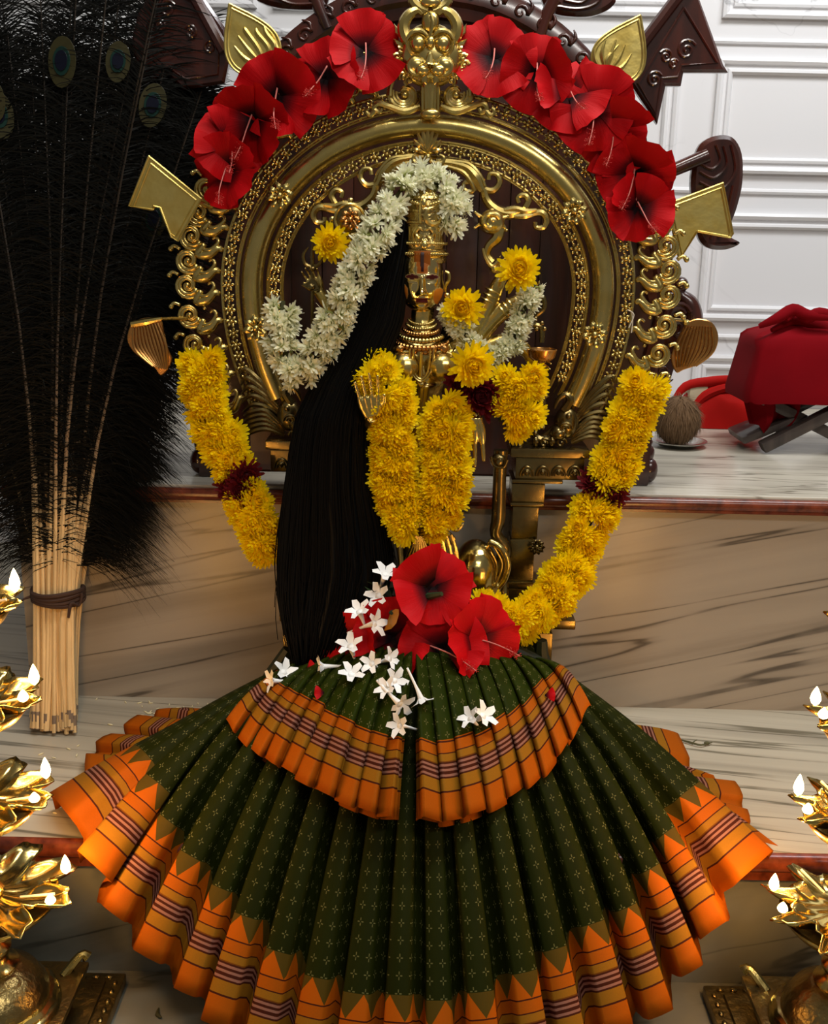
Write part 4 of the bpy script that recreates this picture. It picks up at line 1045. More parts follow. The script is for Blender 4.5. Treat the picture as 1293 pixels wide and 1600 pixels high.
def jgarland(label, pts, step, wid, rf, per):
    ps, c = walk(pts, step); g_ = thing('jasmine_garland', pts[-1], label, 'garland')
    MB().tube(c[::6], .003, 6).build('string', M['string'], g_)
    for i, (p, t) in enumerate(ps):
        s1 = t.cross(TOCAM).normalized(); s2 = s1.cross(t).normalized()
        if s2.y > 0: s2 = -s2
        for j in range(per):
            a = rad(-25 + 230 * (j + random.random()) / per)
            d = s1 * math.cos(a) + s2 * math.sin(a)
            inst('jasmine_floret', random.choice(JAS), g_, frame(p + d * wid * random.uniform(.55, 1.0) + t * jit(step), d + t * jit(.7) + V((0, 0, jit(.3))), random.random()*6, rf * random.uniform(.8, 1.15)))
jgarland('white jasmine garland draped over the crown and looping down on the left',
         [P(x, y, Y) for x, y, Y in ((706, 352, -.115), (705, 325, -.112), (692, 297, -.108), (662, 280, -.105), (632, 292, -.115), (604, 330, -.14), (580, 380, -.158), (552, 440, -.162), (520, 505, -.165), (486, 565, -.16), (460, 582, -.155), (444, 545, -.15), (440, 500, -.145), (442, 470, -.14))], .0128, .0155, .0142, 5)
jgarland('shorter white jasmine garland in a V between the arms on the right',
         [P(x, y, Y) for x, y, Y in ((700, 486, -.12), (722, 515, -.135), (745, 545, -.14), (772, 558, -.14), (796, 540, -.135), (812, 505, -.13), (824, 470, -.125), (834, 445, -.12))], .0105, .0085, .0122, 5)

# hibiscus: five ruffled petals, pistil and anthers
def hib_petal(seed, cup=.5, broad=1.0):
    random.seed(seed); m = MB(); nr, na = 9, 11; rows_ = []; uvs = []; ph = random.random()*6
    for i in range(nr):
        t = i / (nr - 1); row = []; uv = []
        for j in range(na):
            s_ = j / (na - 1) * 2 - 1
            wd = (.17 + .50 * math.sin(min(1, t * 1.1) * PI * .58)) * broad
            edge = 1 - .16 * s_ * s_ * t
            r_ = (.04 + .96 * t) * edge
            z = -.42 * cup * (1 - t) ** 1.6 + .10 * t * t - .22 * (1 - cup) * t * t
            z += .05 * t ** 4 * math.sin(s_ * 6 + ph) + .045 * t ** 5 * math.sin(s_ * 14 + ph * 2) + .05 * s_ * t + .04 * t * t * math.sin(s_ * 3 + ph)
            row.append(V((r_ * math.cos(s_ * wd * .4), s_ * wd * (.45 + .55 * t), z))); uv.append((j / (na - 1), t))
        rows_.append(row); uvs.append(uv)
    m.grid(rows_, uvs); return m.mesh('petal', M['red_petal'])
HP = [hib_petal(30 + i, .5) for i in range(3)]; HPC = [hib_petal(40 + i, .95, 1.2) for i in range(2)]
m = MB(); m.tube([(0, 0, -.35), (.02, 0, .2), (.06, .05, .62), (.16, .1, 1.0)], [.022, .018, .014, .010], 6, smooth=4); PIS = m.mesh('pistil', M['pistil'])
random.seed(3); m = MB()
for i in range(46):
    t = random.uniform(.62, 1.0); a = random.random()*6.28; c = V((.06 + .10*(t-.62)/.38, .05 + .05*(t-.62)/.38, t)); d = V((math.cos(a), math.sin(a), jit(.6))) * random.uniform(.06, .12)
    m.tube([c, c + d], [.004, .004], 3, False); m.ball(c + d, .011, 5, 4)
ANT = m.mesh('anthers', M['anther'])
def hibiscus(loc, z, r, label, group=None, droop=V((0, 0, -1)), cupped=False, pistil=True):
    loc = V(loc); z = V(z).normalized(); o_ = thing('hibiscus', loc, label, 'flower', group)
    sp = random.random()*6; base = frame(loc, z, sp, r)
    for i in range(5):
        me = random.choice(HPC if cupped else HP)
        inst('petal', me, o_, base @ Matrix.Rotation(2*PI*i/5 + jit(.12), 4, 'Z') @ Matrix.Rotation(jit(.30) + (.14 if i % 2 else -.06), 4, 'Y') @ Matrix.Rotation(jit(.22), 4, 'X') @ Matrix.Scale(random.uniform(.92, 1.08), 4))
    if pistil:
        pd = frame(loc, (z + droop * 1.1).normalized(), sp, r * 1.05)
        inst('pistil', PIS, o_, pd); inst('anthers', ANT, o_, pd)
    return o_
random.seed(21)
YH = -.05
for x, y, r_, lab in ((572, 78, 46, 'red hibiscus nearest the lion crest on the left'), (503, 116, 50, 'red hibiscus second from the lion crest on the left'), (430, 150, 52, 'red hibiscus midway along the left row on the arch'),
                      (390, 190, 48, 'red hibiscus above the lower pair at the left of the arch'), (362, 225, 46, 'red hibiscus second lowest at the left end of the arch row'), (350, 268, 48, 'lowest red hibiscus at the left, above the brass scrolls'),
                      (772, 86, 48, 'red hibiscus nearest the lion crest on the right'), (838, 115, 46, 'red hibiscus second from the lion crest on the right'), (890, 142, 46, 'red hibiscus below the right brass leaf standard'),
                      (930, 168, 50, 'red hibiscus midway down the right row on the arch'), (958, 210, 46, 'red hibiscus third from the bottom at the right of the arch'), (990, 275, 48, 'red hibiscus second lowest at the right, beside the wooden paddle'), (1000, 325, 44, 'lowest red hibiscus at the right, beside the brass pennant')):
    c = P(x, y, YH + jit(.008)); out = V((c.x - AC.x, 0, c.z - AC.z)).normalized()
    hibiscus(c, V((0, -1, 0)) + out * .15 + V((jit(.45), 0, jit(.4) - .1)), r_ * k(YH) * 1.24, lab, 'hibiscus along the top of the arch')

# ------------------------------------------------------------------ pleated silk
def pleated(name, Wp, Mp, Hp, depth, cs, parent, mat, nv=26, jitter=.004, flip=1, seed=1, vstop=1.0, square=0.0):
    """cloth folded across s (one unit per pleat) from waist Wp over Mp to hem Hp"""
    random.seed(seed); n = len(Hp) - 1; m = MB(); mW = (len(Wp) - 1) / n; mM = (len(Mp) - 1) / n
    lens = [jit(jitter) for _ in range(n + 2)]; dj = [random.uniform(.75, 1.15) for _ in range(n + 2)]; sw = [jit(.10) for _ in range(n + 2)]
    def pt(s_, v):
        a, b_, c = sample(Wp, s_ * mW), sample(Mp, s_ * mM), sample(Hp, s_)
        return a * (1 - v) ** 2 + b_ * 2 * v * (1 - v) + c * v * v
    cols = []
    for i in range(n):
        for t, d in cs: cols.append((i, t, d))
    cols.append((n - 1, 1.0, 0.0))
    rows_ = [[] for _ in range(nv + 1)]; uvs = [[] for _ in range(nv + 1)]; u_ = 0; last = None
    for (i, t, d) in cols:
        s_ = min(n, max(0, i + t)); col = []
        for q_ in range(nv + 1):
            v = q_ / nv * vstop; p = pt(s_, v)
            ds = pt(min(n, s_ + .3), v) - pt(max(0, s_ - .3), v); dv = pt(s_, min(1, v + .04)) - pt(s_, max(0, v - .04))
            if square and d > -.2:      # each pleat ends square to its own length
                sc = i + .4; c0 = pt(sc, v); d1 = pt(min(n, i + 1), v) - pt(i, v); axd = (pt(sc, min(1, v + .04)) - pt(sc, max(0, v - .04))).normalized()
                p = p.lerp(c0 + (d1 - axd * d1.dot(axd)) * (t - .4) * 1.12, v * v * square)
            nr = ds.cross(dv); nr = nr.normalized() if nr.length > 1e-9 else V((0, -1, 0))
            if nr.y > 0 and abs(nr.y) > abs(nr.z): nr = -nr
            elif nr.z < 0 and abs(nr.z) >= abs(nr.y): nr = -nr
            amp = depth * dj[i] * (.15 + .85 * v ** .8) * d
            wv = .0018 * math.sin(i * 2.3 + v * 9) * v
            col.append(p + nr * (amp + wv) + ds.normalized() * sw[i] * depth * v * (1 if d > .3 else 0) + dv.normalized() * lens[i] * v * v * (1 if d > .3 else .4))
        if last is not None: u_ += (col[-1] - last[-1]).length
        last = col; L = 0; vv = [0] * (nv + 1)
        for q_ in range(nv - 1, -1, -1): L += (col[q_] - col[q_+1]).length; vv[q_] = L
        for q_ in range(nv + 1): rows_[q_].append(col[q_]); uvs[q_].append((u_, vv[q_]))
    m.grid(rows_, uvs)
    o_ = m.build(name, mat, parent, sharp=60)
    sd = o_.modifiers.new('thickness', 'SOLIDIFY'); sd.thickness = .0009; sd.offset = 0
    return o_
BOX = [(0, -.15), (.06, .5), (.10, .92), (.14, 1.0), (.38, 1.06), (.61, 1.0), (.66, .9), (.70, .45), (.75, -.05), (.87, -.3)]
KNIFE = [(0, .12), (.08, .35), (.3, .62), (.55, .82), (.80, .98), (.93, 1.06), (1.0, 1.0), (1.03, .7), (.98, .3), (.95, .05)]
KNIFER = [(1 - t, d) for t, d in reversed(KNIFE)]
saree = thing('pleated_saree', onZ(650, 1240, 0), 'dark green silk saree with orange border, pleated in a wide fan under the idol', 'saree')
hem_px = [(96, 1262, None), (128, 1340, None), (162, 1402, -.455), (212, 1472, -.475), (272, 1536, -.495), (325, 1580, -.515), (385, 1622, -.53), (450, 1672, -.548), (520, 1708, -.57), (592, 1732, -.585), (662, 1740, -.592), (732, 1734, -.588), (802, 1712, -.575), (868, 1674, -.55), (935, 1628, -.53), (1000, 1588, -.51), (1055, 1530, -.49), (1098, 1470, -.47), (1142, 1402, -.45), (1196, 1312, None)]
Hp = [onZ(x, y, .004) if Y is None else P(x, y, Y) for x, y, Y in hem_px]
Wp = [P(x, y, Y) for x, y, Y in ((478, 1030, -.13), (530, 1012, -.175), (590, 1002, -.20), (650, 998, -.21), (710, 1000, -.20), (775, 1010, -.175), (845, 1030, -.13))]
nH = len(Hp)
Mp = []
for i in range(nH):
    w_ = sample(Wp, i / (nH - 1) * (len(Wp) - 1)); h_ = Hp[i]; e = abs(i / (nH - 1) * 2 - 1)
    Mp.append(w_.lerp(h_, .52) + V((0, -.03 * (1 - e), .072 * (1 - e ** 3) + .045 * math.sin(PI * e) + .004)))
pleated('lower_pleats', Wp, Mp, Hp, .030, BOX, saree, M['silk'], 34, .008, seed=4, square=.85)
# short upper flounce, opened at the middle
fl_l = [(356, 1124), (372, 1148), (392, 1168), (414, 1186), (438, 1202), (464, 1217), (492, 1232), (524, 1248), (556, 1262), (588, 1274), (616, 1276)]
fl_r = [(654, 1280), (690, 1286), (722, 1280), (758, 1268), (790, 1252), (818, 1234), (844, 1212), (868, 1186), (890, 1158), (908, 1130), (922, 1102)]
def fY(x): e = abs((x - 640) / 284); return -.458 + .155 * e ** 1.7
WL = [P(x, y, Y) for x, y, Y in ((486, 1036, -.14), (540, 1016, -.19), (600, 1006, -.215), (648, 1002, -.225))]
WR = [P(x, y, Y) for x, y, Y in ((648, 1002, -.225), (710, 1004, -.215), (780, 1016, -.19), (842, 1036, -.14))]
def mids(Wq, Hq):
    out = []
    for i in range(len(Hq)): w_ = sample(Wq, i / (len(Hq) - 1) * (len(Wq) - 1)); out.append(w_.lerp(Hq[i], .5) + V((0, -.026, .050)))
    return out
HL = [P(x, y, fY(x)) for x, y in fl_l]; HR = [P(x, y, fY(x)) for x, y in fl_r]
pleated('flounce', WL, mids(WL, HL), HL, .015, KNIFE, saree, M['silk_flounce'], 22, .004, seed=6)
pleated('flounce', WR, mids(WR, HR), HR, .015, KNIFER, saree, M['silk_flounce'], 22, .004, seed=9)
# second layer just under the flounce hem
HL2 = [p + V((.004, .018, -.014)) for p in HL]; HR2 = [p + V((-.004, .018, -.014)) for p in HR]
pleated('flounce_lining', WL, mids(WL, HL2), HL2, .012, KNIFE, saree, M['silk_flounce'], 16, .006, seed=12)
pleated('flounce_lining', WR, mids(WR, HR2), HR2, .012, KNIFER, saree, M['silk_flounce'], 16, .006, seed=13)
# folds of the border that lie on the platform behind
Z0 = lambda x, y, z: onZ(x, y, z)
Hb = [Z0(140, 1226, .004), Z0(148, 1172, .008), Z0(196, 1148, .02), Z0(238, 1124, .030), Z0(290, 1132, .02)]; Wb = [Z0(345, 1240, .02), Z0(360, 1170, .05), Z0(400, 1110, .07)]
pleated('back_fold', Wb, [p.lerp(sample(Wb, i / 4 * 2), .5) + V((0, 0, .012)) for i, p in enumerate(Hb)], Hb, .012, BOX, saree, M['silk'], 20, .003, seed=15)
Hb = [Z0(1052, 1149, .012), Z0(1088, 1214, .008), Z0(1140, 1226, .006), Z0(1162, 1268, .005), Z0(1170, 1300, .004)]; Wb = [Z0(880, 1120, .07), Z0(930, 1200, .05), Z0(960, 1260, .03)]
pleated('back_fold', Wb, [p.lerp(sample(Wb, i / 4 * 2), .5) + V((0, 0, .010)) for i, p in enumerate(Hb)], Hb, .010, BOX, saree, M['silk'], 20, .003, seed=16)
# bunched waist of the saree around the pedestal
m = MB(); rows_ = []; uvs = []
for i in range(13):
    t = i / 12; row = []; uv = []
    for j in range(73):
        a = 2 * PI * j / 72; w_ = .135 + .05 * t + .012 * math.sin(t * PI); dp = .085 + .03 * t
        f_ = 1 + .035 * math.sin(a * 16 + t * 2) + .02 * math.sin(a * 7 + t * 5)
        c = P(652, 985, -.11); row.append(V((c.x + .006 + math.cos(a) * w_ * f_, -.115 + math.sin(a) * dp * f_, .20 - .10 * t + .008 * math.sin(a * 3)))); uv.append((a * .15, .2 + t * .1))
    rows_.append(row); uvs.append(uv)
m.grid(rows_, uvs); m.build('waist_wrap', M['silk'], saree)
m = MB(); px_t(m, [(600, 985), (640, 962), (690, 964), (740, 985)], [10, 22, 22, 10], -.20, 10); m.build('waist_knot', M['silk_plain'], saree)
for q_, r_, Y in (([(845, 1000), (848, 1035), (880, 1075)], [10, 14, 8], -.14), ([(795, 1010), (840, 1035), (868, 1072)], [6, 12, 8], -.165), ([(450, 1015), (425, 1055), (405, 1085)], [10, 14, 10], -.15)):
    m = MB(); px_t(m, q_, r_, Y); m.build('side_tuck', M['silk_plain'], saree)

# where the cloth of the flounce lies, so that flowers can rest on it
def proj(p):
    q_ = p - CAM; z = q_.dot(_F); return 646.5 + FPX * q_.dot(_R) / z, 800 - FPX * q_.dot(_U) / z
CL = []
for Wq, Hq in ((WL, HL), (WR, HR)):
    Mq = mids(Wq, Hq)
    for i in range(41):
        s_ = i / 40
        a, b_, c = sample(Wq, s_ * (len(Wq) - 1)), sample(Mq, s_ * (len(Mq) - 1)), sample(Hq, s_ * (len(Hq) - 1))
        for j in range(41): v = j / 40; p = a * (1 - v) ** 2 + b_ * 2 * v * (1 - v) + c * v * v; CL.append((proj(p), p.y))
def cloth_y(x, y, Y):
    (q_, yy) = min(CL, key=lambda e: (e[0][0] - x) ** 2 + (e[0][1] - y) ** 2)
    return min(Y, yy - .018) if abs(q_[0] - x) + abs(q_[1] - y) < 14 else Y
# ------------------------------------------------------------------ flowers at the waist
random.seed(33)
hibiscus(P(678, 918, -.245), (0, -1, .5), .050, 'large wide open red hibiscus facing forward at the idol\'s feet', None, V((0, 0, 0)), True, False)
m = MB()
for i in range(5): m.ball(P(676 + jit(14), 930 + jit(6), -.225), (.006, .004, .004), 7, 5)
m.tube([P(668, 932, -.235), P(690, 928, -.25)], [.005, .003], 6)
tag(m.build('flower_bud', M['leaf']), 'small green bud inside the large wide open hibiscus', 'bud')
hibiscus(P(690, 1016, -.262), (-.1, -1, .5), .058, 'red hibiscus on the saree with long pistil pointing right, below the large one', 'hibiscus on the saree', V((1.2, 0, -.5)))
hibiscus(P(752, 1000, -.250), (.5, -1, .4), .056, 'red hibiscus on the saree beside the end of the right garland', 'hibiscus on the saree', V((1.0, 0, -.3)))
hibiscus(P(612, 1000, -.245), (-.1, -1, .6), .054, 'red hibiscus on the saree between the white flowers and the middle one', 'hibiscus on the saree', V((0, 0, -.4)), False, False)
hibiscus(P(545, 1004, -.225), (-.5, -1, .3), .044, 'red hibiscus half hidden beside the end of the hair', 'hibiscus on the saree', V((0, 0, -.4)), False, False)
def scrap(x, y, Y, s_, lab):
    m = MB(); c = P(x, y, Y); m.ball(c, (s_, s_ * .5, s_ * .8), 8, 5, Matrix.Rotation(jit(1), 3, 'Y')); tag(m.build('petal_scrap', M['red_petal']), lab, 'petal')
pm = HP[0]
for x, y, Y, lab in ((447, 1044, -.205, 'red petal scrap under the white flower at the left edge of the saree'), (477, 1046, -.21, 'red petal scrap right of the white flower at the left edge'), (508, 1082, -.26, 'red petal scrap on the green pleats at the left'), (850, 1086, -.275, 'red petal scrap on the right orange border')):
    o_ = inst('petal_scrap', pm, None, frame(P(x, y, cloth_y(x, y, Y)), (jit(.5), -1, .7), random.random()*6, .014)); tag(o_, lab, 'petal')
# white trumpet flowers
m = MB()
for i in range(5):
    a = 2*PI*i/5
    def f_(d, s_, z): return V((d*math.cos(a) - s_*math.sin(a), d*math.sin(a) + s_*math.cos(a), z))
    m.add([f_(.08, -.1, 0), f_(.08, .1, 0), f_(.42, .26, .42), f_(.46, 0, .36), f_(.42, -.26, .42), f_(.92, .16, .52), f_(.85, -.16, .46)], [(0, 1, 2, 3), (0, 3, 4), (3, 2, 5), (4, 3, 5, 6)])
TRP = m.mesh('petals', M['white_petal'])
m = MB(); m.tube([(0, 0, .16), (0, 0, -.25), (.06, 0, -.9), (.22, 0, -2.2)], [.24, .17, .10, .085], 6, smooth=3); TRT = m.mesh('flower_tube', M['white_petal'])
random.seed(5)
trumpets = [(562, 958, -.235, 'left of the large hibiscus', (-.3, -1, .8)), (582, 975, -.24, 'between the large hibiscus and the white cluster', (.6, -1, .3)), (548, 1012, -.25, 'topmost of the white cluster on the saree', (-.2, -1, .7)),
            (508, 1042, -.255, 'pointing left at the left of the white cluster', (-1, -.6, 0)), (548, 1056, -.275, 'lowest at the left of the white cluster', (.1, -1, .8)), (582, 1038, -.27, 'on the right side of the white cluster', (-.2, -1, .3)),
            (606, 1030, -.272, 'near the middle hibiscus on the green pleats', (.6, -1, .4)), (614, 1064, -.29, 'above the chain of white flowers falling down the middle', (.3, -1, .3)), (606, 1078, -.295, 'in the chain of white flowers down the middle', (-.4, -1, .5)),
            (622, 1098, -.315, 'next to last in the chain down the middle', (.3, -1, -.1)), (626, 1134, -.345, 'lowest of the white flowers, at the parting of the flounce', (-.3, -1, .2)), (656, 1088, -.31, 'right of the chain, stem pointing up left', (.4, -1, -.9)),
            (736, 1124, -.335, 'left one of the pair on the right orange border', (-.5, -1, .6)), (752, 1120, -.33, 'right one of the pair on the right orange border', (.5, -1, .6)),
            (428, 1064, -.215, 'lower one at the left edge of the saree', (-.6, -1, .2)), (442, 1052, -.215, 'upper one at the left edge of the saree', (.5, -1, .7)), (600, 900, -.215, 'on the leafy sprig above the others', (.2, -1, .9)), (592, 932, -.22, 'under the leafy sprig beside the hair', (-.2, -1, .3))]
for x, y, Y, lab, z in trumpets:
    c = P(x, y, cloth_y(x, y, Y - .006)); o_ = thing('white_flower', c, 'small white trumpet flower ' + lab, 'flower', 'white trumpet flowers on the saree')
    zv = V(z); zv.y *= .38; fm = frame(c, zv, random.random()*6, random.uniform(.0165, .021)); inst('petals', TRP, o_, fm); inst('flower_tube', TRT, o_, fm)
sp = thing('leafy_sprig', P(600, 940, -.205), 'dark green leafy sprig left of the large hibiscus', 'sprig')
lf = MB(); 
rows_ = [[V((w_*s_, abs(s_)*w_*.4 + 0, t)) for s_ in (-1, 0, 1)] for t, w_ in ((0, .02), (.25, .16), (.55, .2), (.85, .1), (1, .01))]; lf.grid(rows_); lfm = lf.mesh('leaf', M['leaf'])
for i in range(9): inst('leaf', lfm, sp, frame(P(604 + jit(8), 925 + jit(14), -.208 + jit(.01)), (jit(1) - .5, -.5, jit(1)), random.random()*6, .03))
MB().tube([P(600, 950, -.205), P(606, 900, -.21)], .0012, 6).build('stem', M['leaf'], sp)
ly = MB(); ly.grid([[V((w_*s_, 0, t)) for s_ in (-1, 0, 1)] for t, w_ in ((0, .02), (.3, .2), (.6, .24), (.9, .12), (1, .01))])
o_ = inst('yellow_leaf', ly.mesh('yellow_leaf', M['leaf_yellow']), None, frame(P(600, 985, -.235), (.5, -.3, .9), 1.2, .04)); tag(o_, 'yellowing leaf tucked under the large hibiscus', 'leaf')

# ------------------------------------------------------------------ peacock feather bundle
random.seed(77)
fb0 = onZ(80, 1138, 0)
fbd = thing('peacock_feather_bundle', fb0, 'tall bundle of dark peacock feathers with tied pale stalks standing on the platform', 'feather bundle')
TIE = P(91, 928, fb0.y + .045)
def barbs(path, r0, seed, lo, hi, ln, nb):
    random.seed(seed); m = MB(); n = len(path) - 1
    for i in range(nb):
        t = lo + (hi - lo) * (i + random.random()) / nb; x = t * n; a = min(int(x), n - 1)
        p = path[a].lerp(path[a+1], x - a); d = (path[a+1] - path[a]).normalized()
        for sgn in (1, -1):
            sd = d.cross(V((0, -1, 0))).normalized() * sgn
            q_ = (t - lo) / (hi - lo)
            L = ln * (1.25 - .5 * q_) * random.uniform(.7, 1.2) * (1 if q_ < .93 else .55)
            out = (sd * random.uniform(.7, 1.1) + d * random.uniform(.3, .9) + V((0, jit(.55), 0))).normalized()
            dr = V((jit(.25), jit(.2), -.95 * (1 - q_) ** .7 - .05))
            pts = [p + out * L * s_ + dr * L * .9 * s_ ** 2.2 for s_ in (0, .3, .55, .8, 1)]
            wv = out.cross(V((0, -1, 0))); wv = (wv.normalized() if wv.length > .05 else d) * random.uniform(.0005, .0010)
            vs = []
            for z_, s_ in zip(pts, (1, 1, .9, .7, .25)): vs += [z_ - wv * s_, z_ + wv * s_]
            m.add(vs, [(2*j, 2*j+1, 2*j+3, 2*j+2) for j in range(4)])
    return m
def eyeof(par, c, d, s_):
    nrm = V((jit(.3), -1, jit(.2))).normalized(); up = (d - nrm * d.dot(nrm)).normalized(); sd = up.cross(nrm)
    def disc(nm, rx, rz, off, mat):
        m = MB(); cc_ = c + nrm * off; pts = [cc_ + sd * math.cos(a) * rx + up * (math.sin(a) * rz * (1.15 if math.sin(a) < 0 else 1)) for a in [2*PI*i/20 for i in range(20)]]
        m.prism(pts, .0008, .0003, tuple(-nrm)); return m.build(nm, mat, par, smooth=False)
    e = disc('feather_eye', .020*s_, .030*s_, .034, M['eye_gold']); disc('eye_ring', .0125*s_, .017*s_, .0355, M['eye_teal']); disc('eye_centre', .009*s_, .012*s_, .0368, M['eye_blue'])
tips = []
for i in range(50):
    tips.append((random.uniform(-90, 300), random.uniform(-170, 120) if i % 3 else random.uniform(100, 420)))
for i in range(16): tips.append((random.uniform(150, 285), random.uniform(200, 480)))
NT = len(tips)
tips += [(195, 70), (118, 75), (12, 290), (250, 140), (2, 160), (60, 20), (300, 60), (322, 120), (335, 180), (290, 250), (240, 330), (180, -30), (255, -20), (150, -60), (330, 20), (310, 210), (220, 200)] + [(random.uniform(225, 315), random.uniform(40, 260)) for _ in range(14)] + [(random.uniform(235, 325), random.uniform(120, 420)) for _ in range(14)]
for i, (tx, ty) in enumerate(tips):
    bx = 52 + 62 * min(1, max(0, (tx + 90) / 430)) + jit(8); by = 1120 + jit(22)
    yy = fb0.y + jit(.022)
    base = onZ(bx, min(1142, by + 8), 0.0) if False else V((P(bx, 1120, yy).x, yy, .002 + random.random() * .012))
    tie = TIE + V(((bx - 83) / 33 * .025 + jit(.003), (yy - fb0.y) * .9, jit(.01)))
    tip = P(tx, ty, random.uniform(.08, .17))
    midp = tie.lerp(tip, .45) + V((-(tip.x - tie.x) * .14 + jit(.012), jit(.015), .0))
    path = catmull([base, tie, midp, tip], 30)
    f_ = MB().tube([path[0]] + path[2:12:3] + [path[17]], [.0034, .0036, .0035, .0034, .0031, .0026], 6).build('feather_stalk', M['stalk'], fbd)
    MB().tube(path[17:30:3] + [path[30]], [.0024, .0020, .0016, .0013, .0010, .0006], 5).build('quill', M['stalk'], f_)
    MB().tube([base + V((0, 0, -.001)), base.lerp(tie, .12)], [.0030, .0034], 6).build('stalk_end', M['stalk_tip'], f_)
    tag(barbs(path, 0, 500 + i, .50 if i % 4 else .40, 1.0, .09, 190).build('barbs', M['feather'], f_, smooth=False), None, None, None, 'stuff')
    random.seed(900 + i)
    if i in (0, 3, 12, 21, 33, 42, 45) or NT <= i < NT + 5: eyeof(f_, path[29], (path[30] - path[28]).normalized(), random.uniform(.85, 1.1))
for i in range(60):     # extra bare stalks that fill the bundle
    bx = 50 + 66 * random.random(); yy = fb0.y + jit(.025); base = V((P(bx, 1120, yy).x, yy, .002 + random.random()*.015)); tie = TIE + V(((bx - 83) / 33 * .026 + jit(.003), (yy - fb0.y) * .9, 0)); up_ = tie + (tie - base) * random.uniform(.7, 1.9) + V(((bx - 83) * .0004, .01, 0))
    f_ = MB().tube(catmull([base, tie, up_], 6), [.0031] * 6 + [.0015], 6).build('feather_stalk', M['stalk'], fbd)
    MB().tube([base + V((0, 0, -.001)), base.lerp(tie, .13)], [.0031, .0035], 6).build('stalk_end', M['stalk_tip'], f_)
m = MB()
for j in range(4):
    m.tube([TIE + V((math.cos(a) * .0365, math.sin(a) * .034, -.007 + j * .005 + .002 * math.sin(a * 2 + j))) for a in [2*PI*i/28 for i in range(29)]], .0036, 7, False)
m.tube([TIE + V((.032, -.01, 0)), TIE + V((.040, -.016, .006)), TIE + V((.036, -.02, -.01)), TIE + V((.028, -.03, -.004)), TIE + V((.024, -.034, -.024))], [.003, .002, .002, .003, .002], 6, smooth=4)
m.tube([TIE + V((-.032, -.01, 0)), TIE + V((-.046, -.014, -.004)), TIE + V((-.052, -.012, -.012))], [.003, .0015, .001], 6, smooth=4)
tag(m.build('cord_tie', M['cord'], fbd), 'dark brown cord')

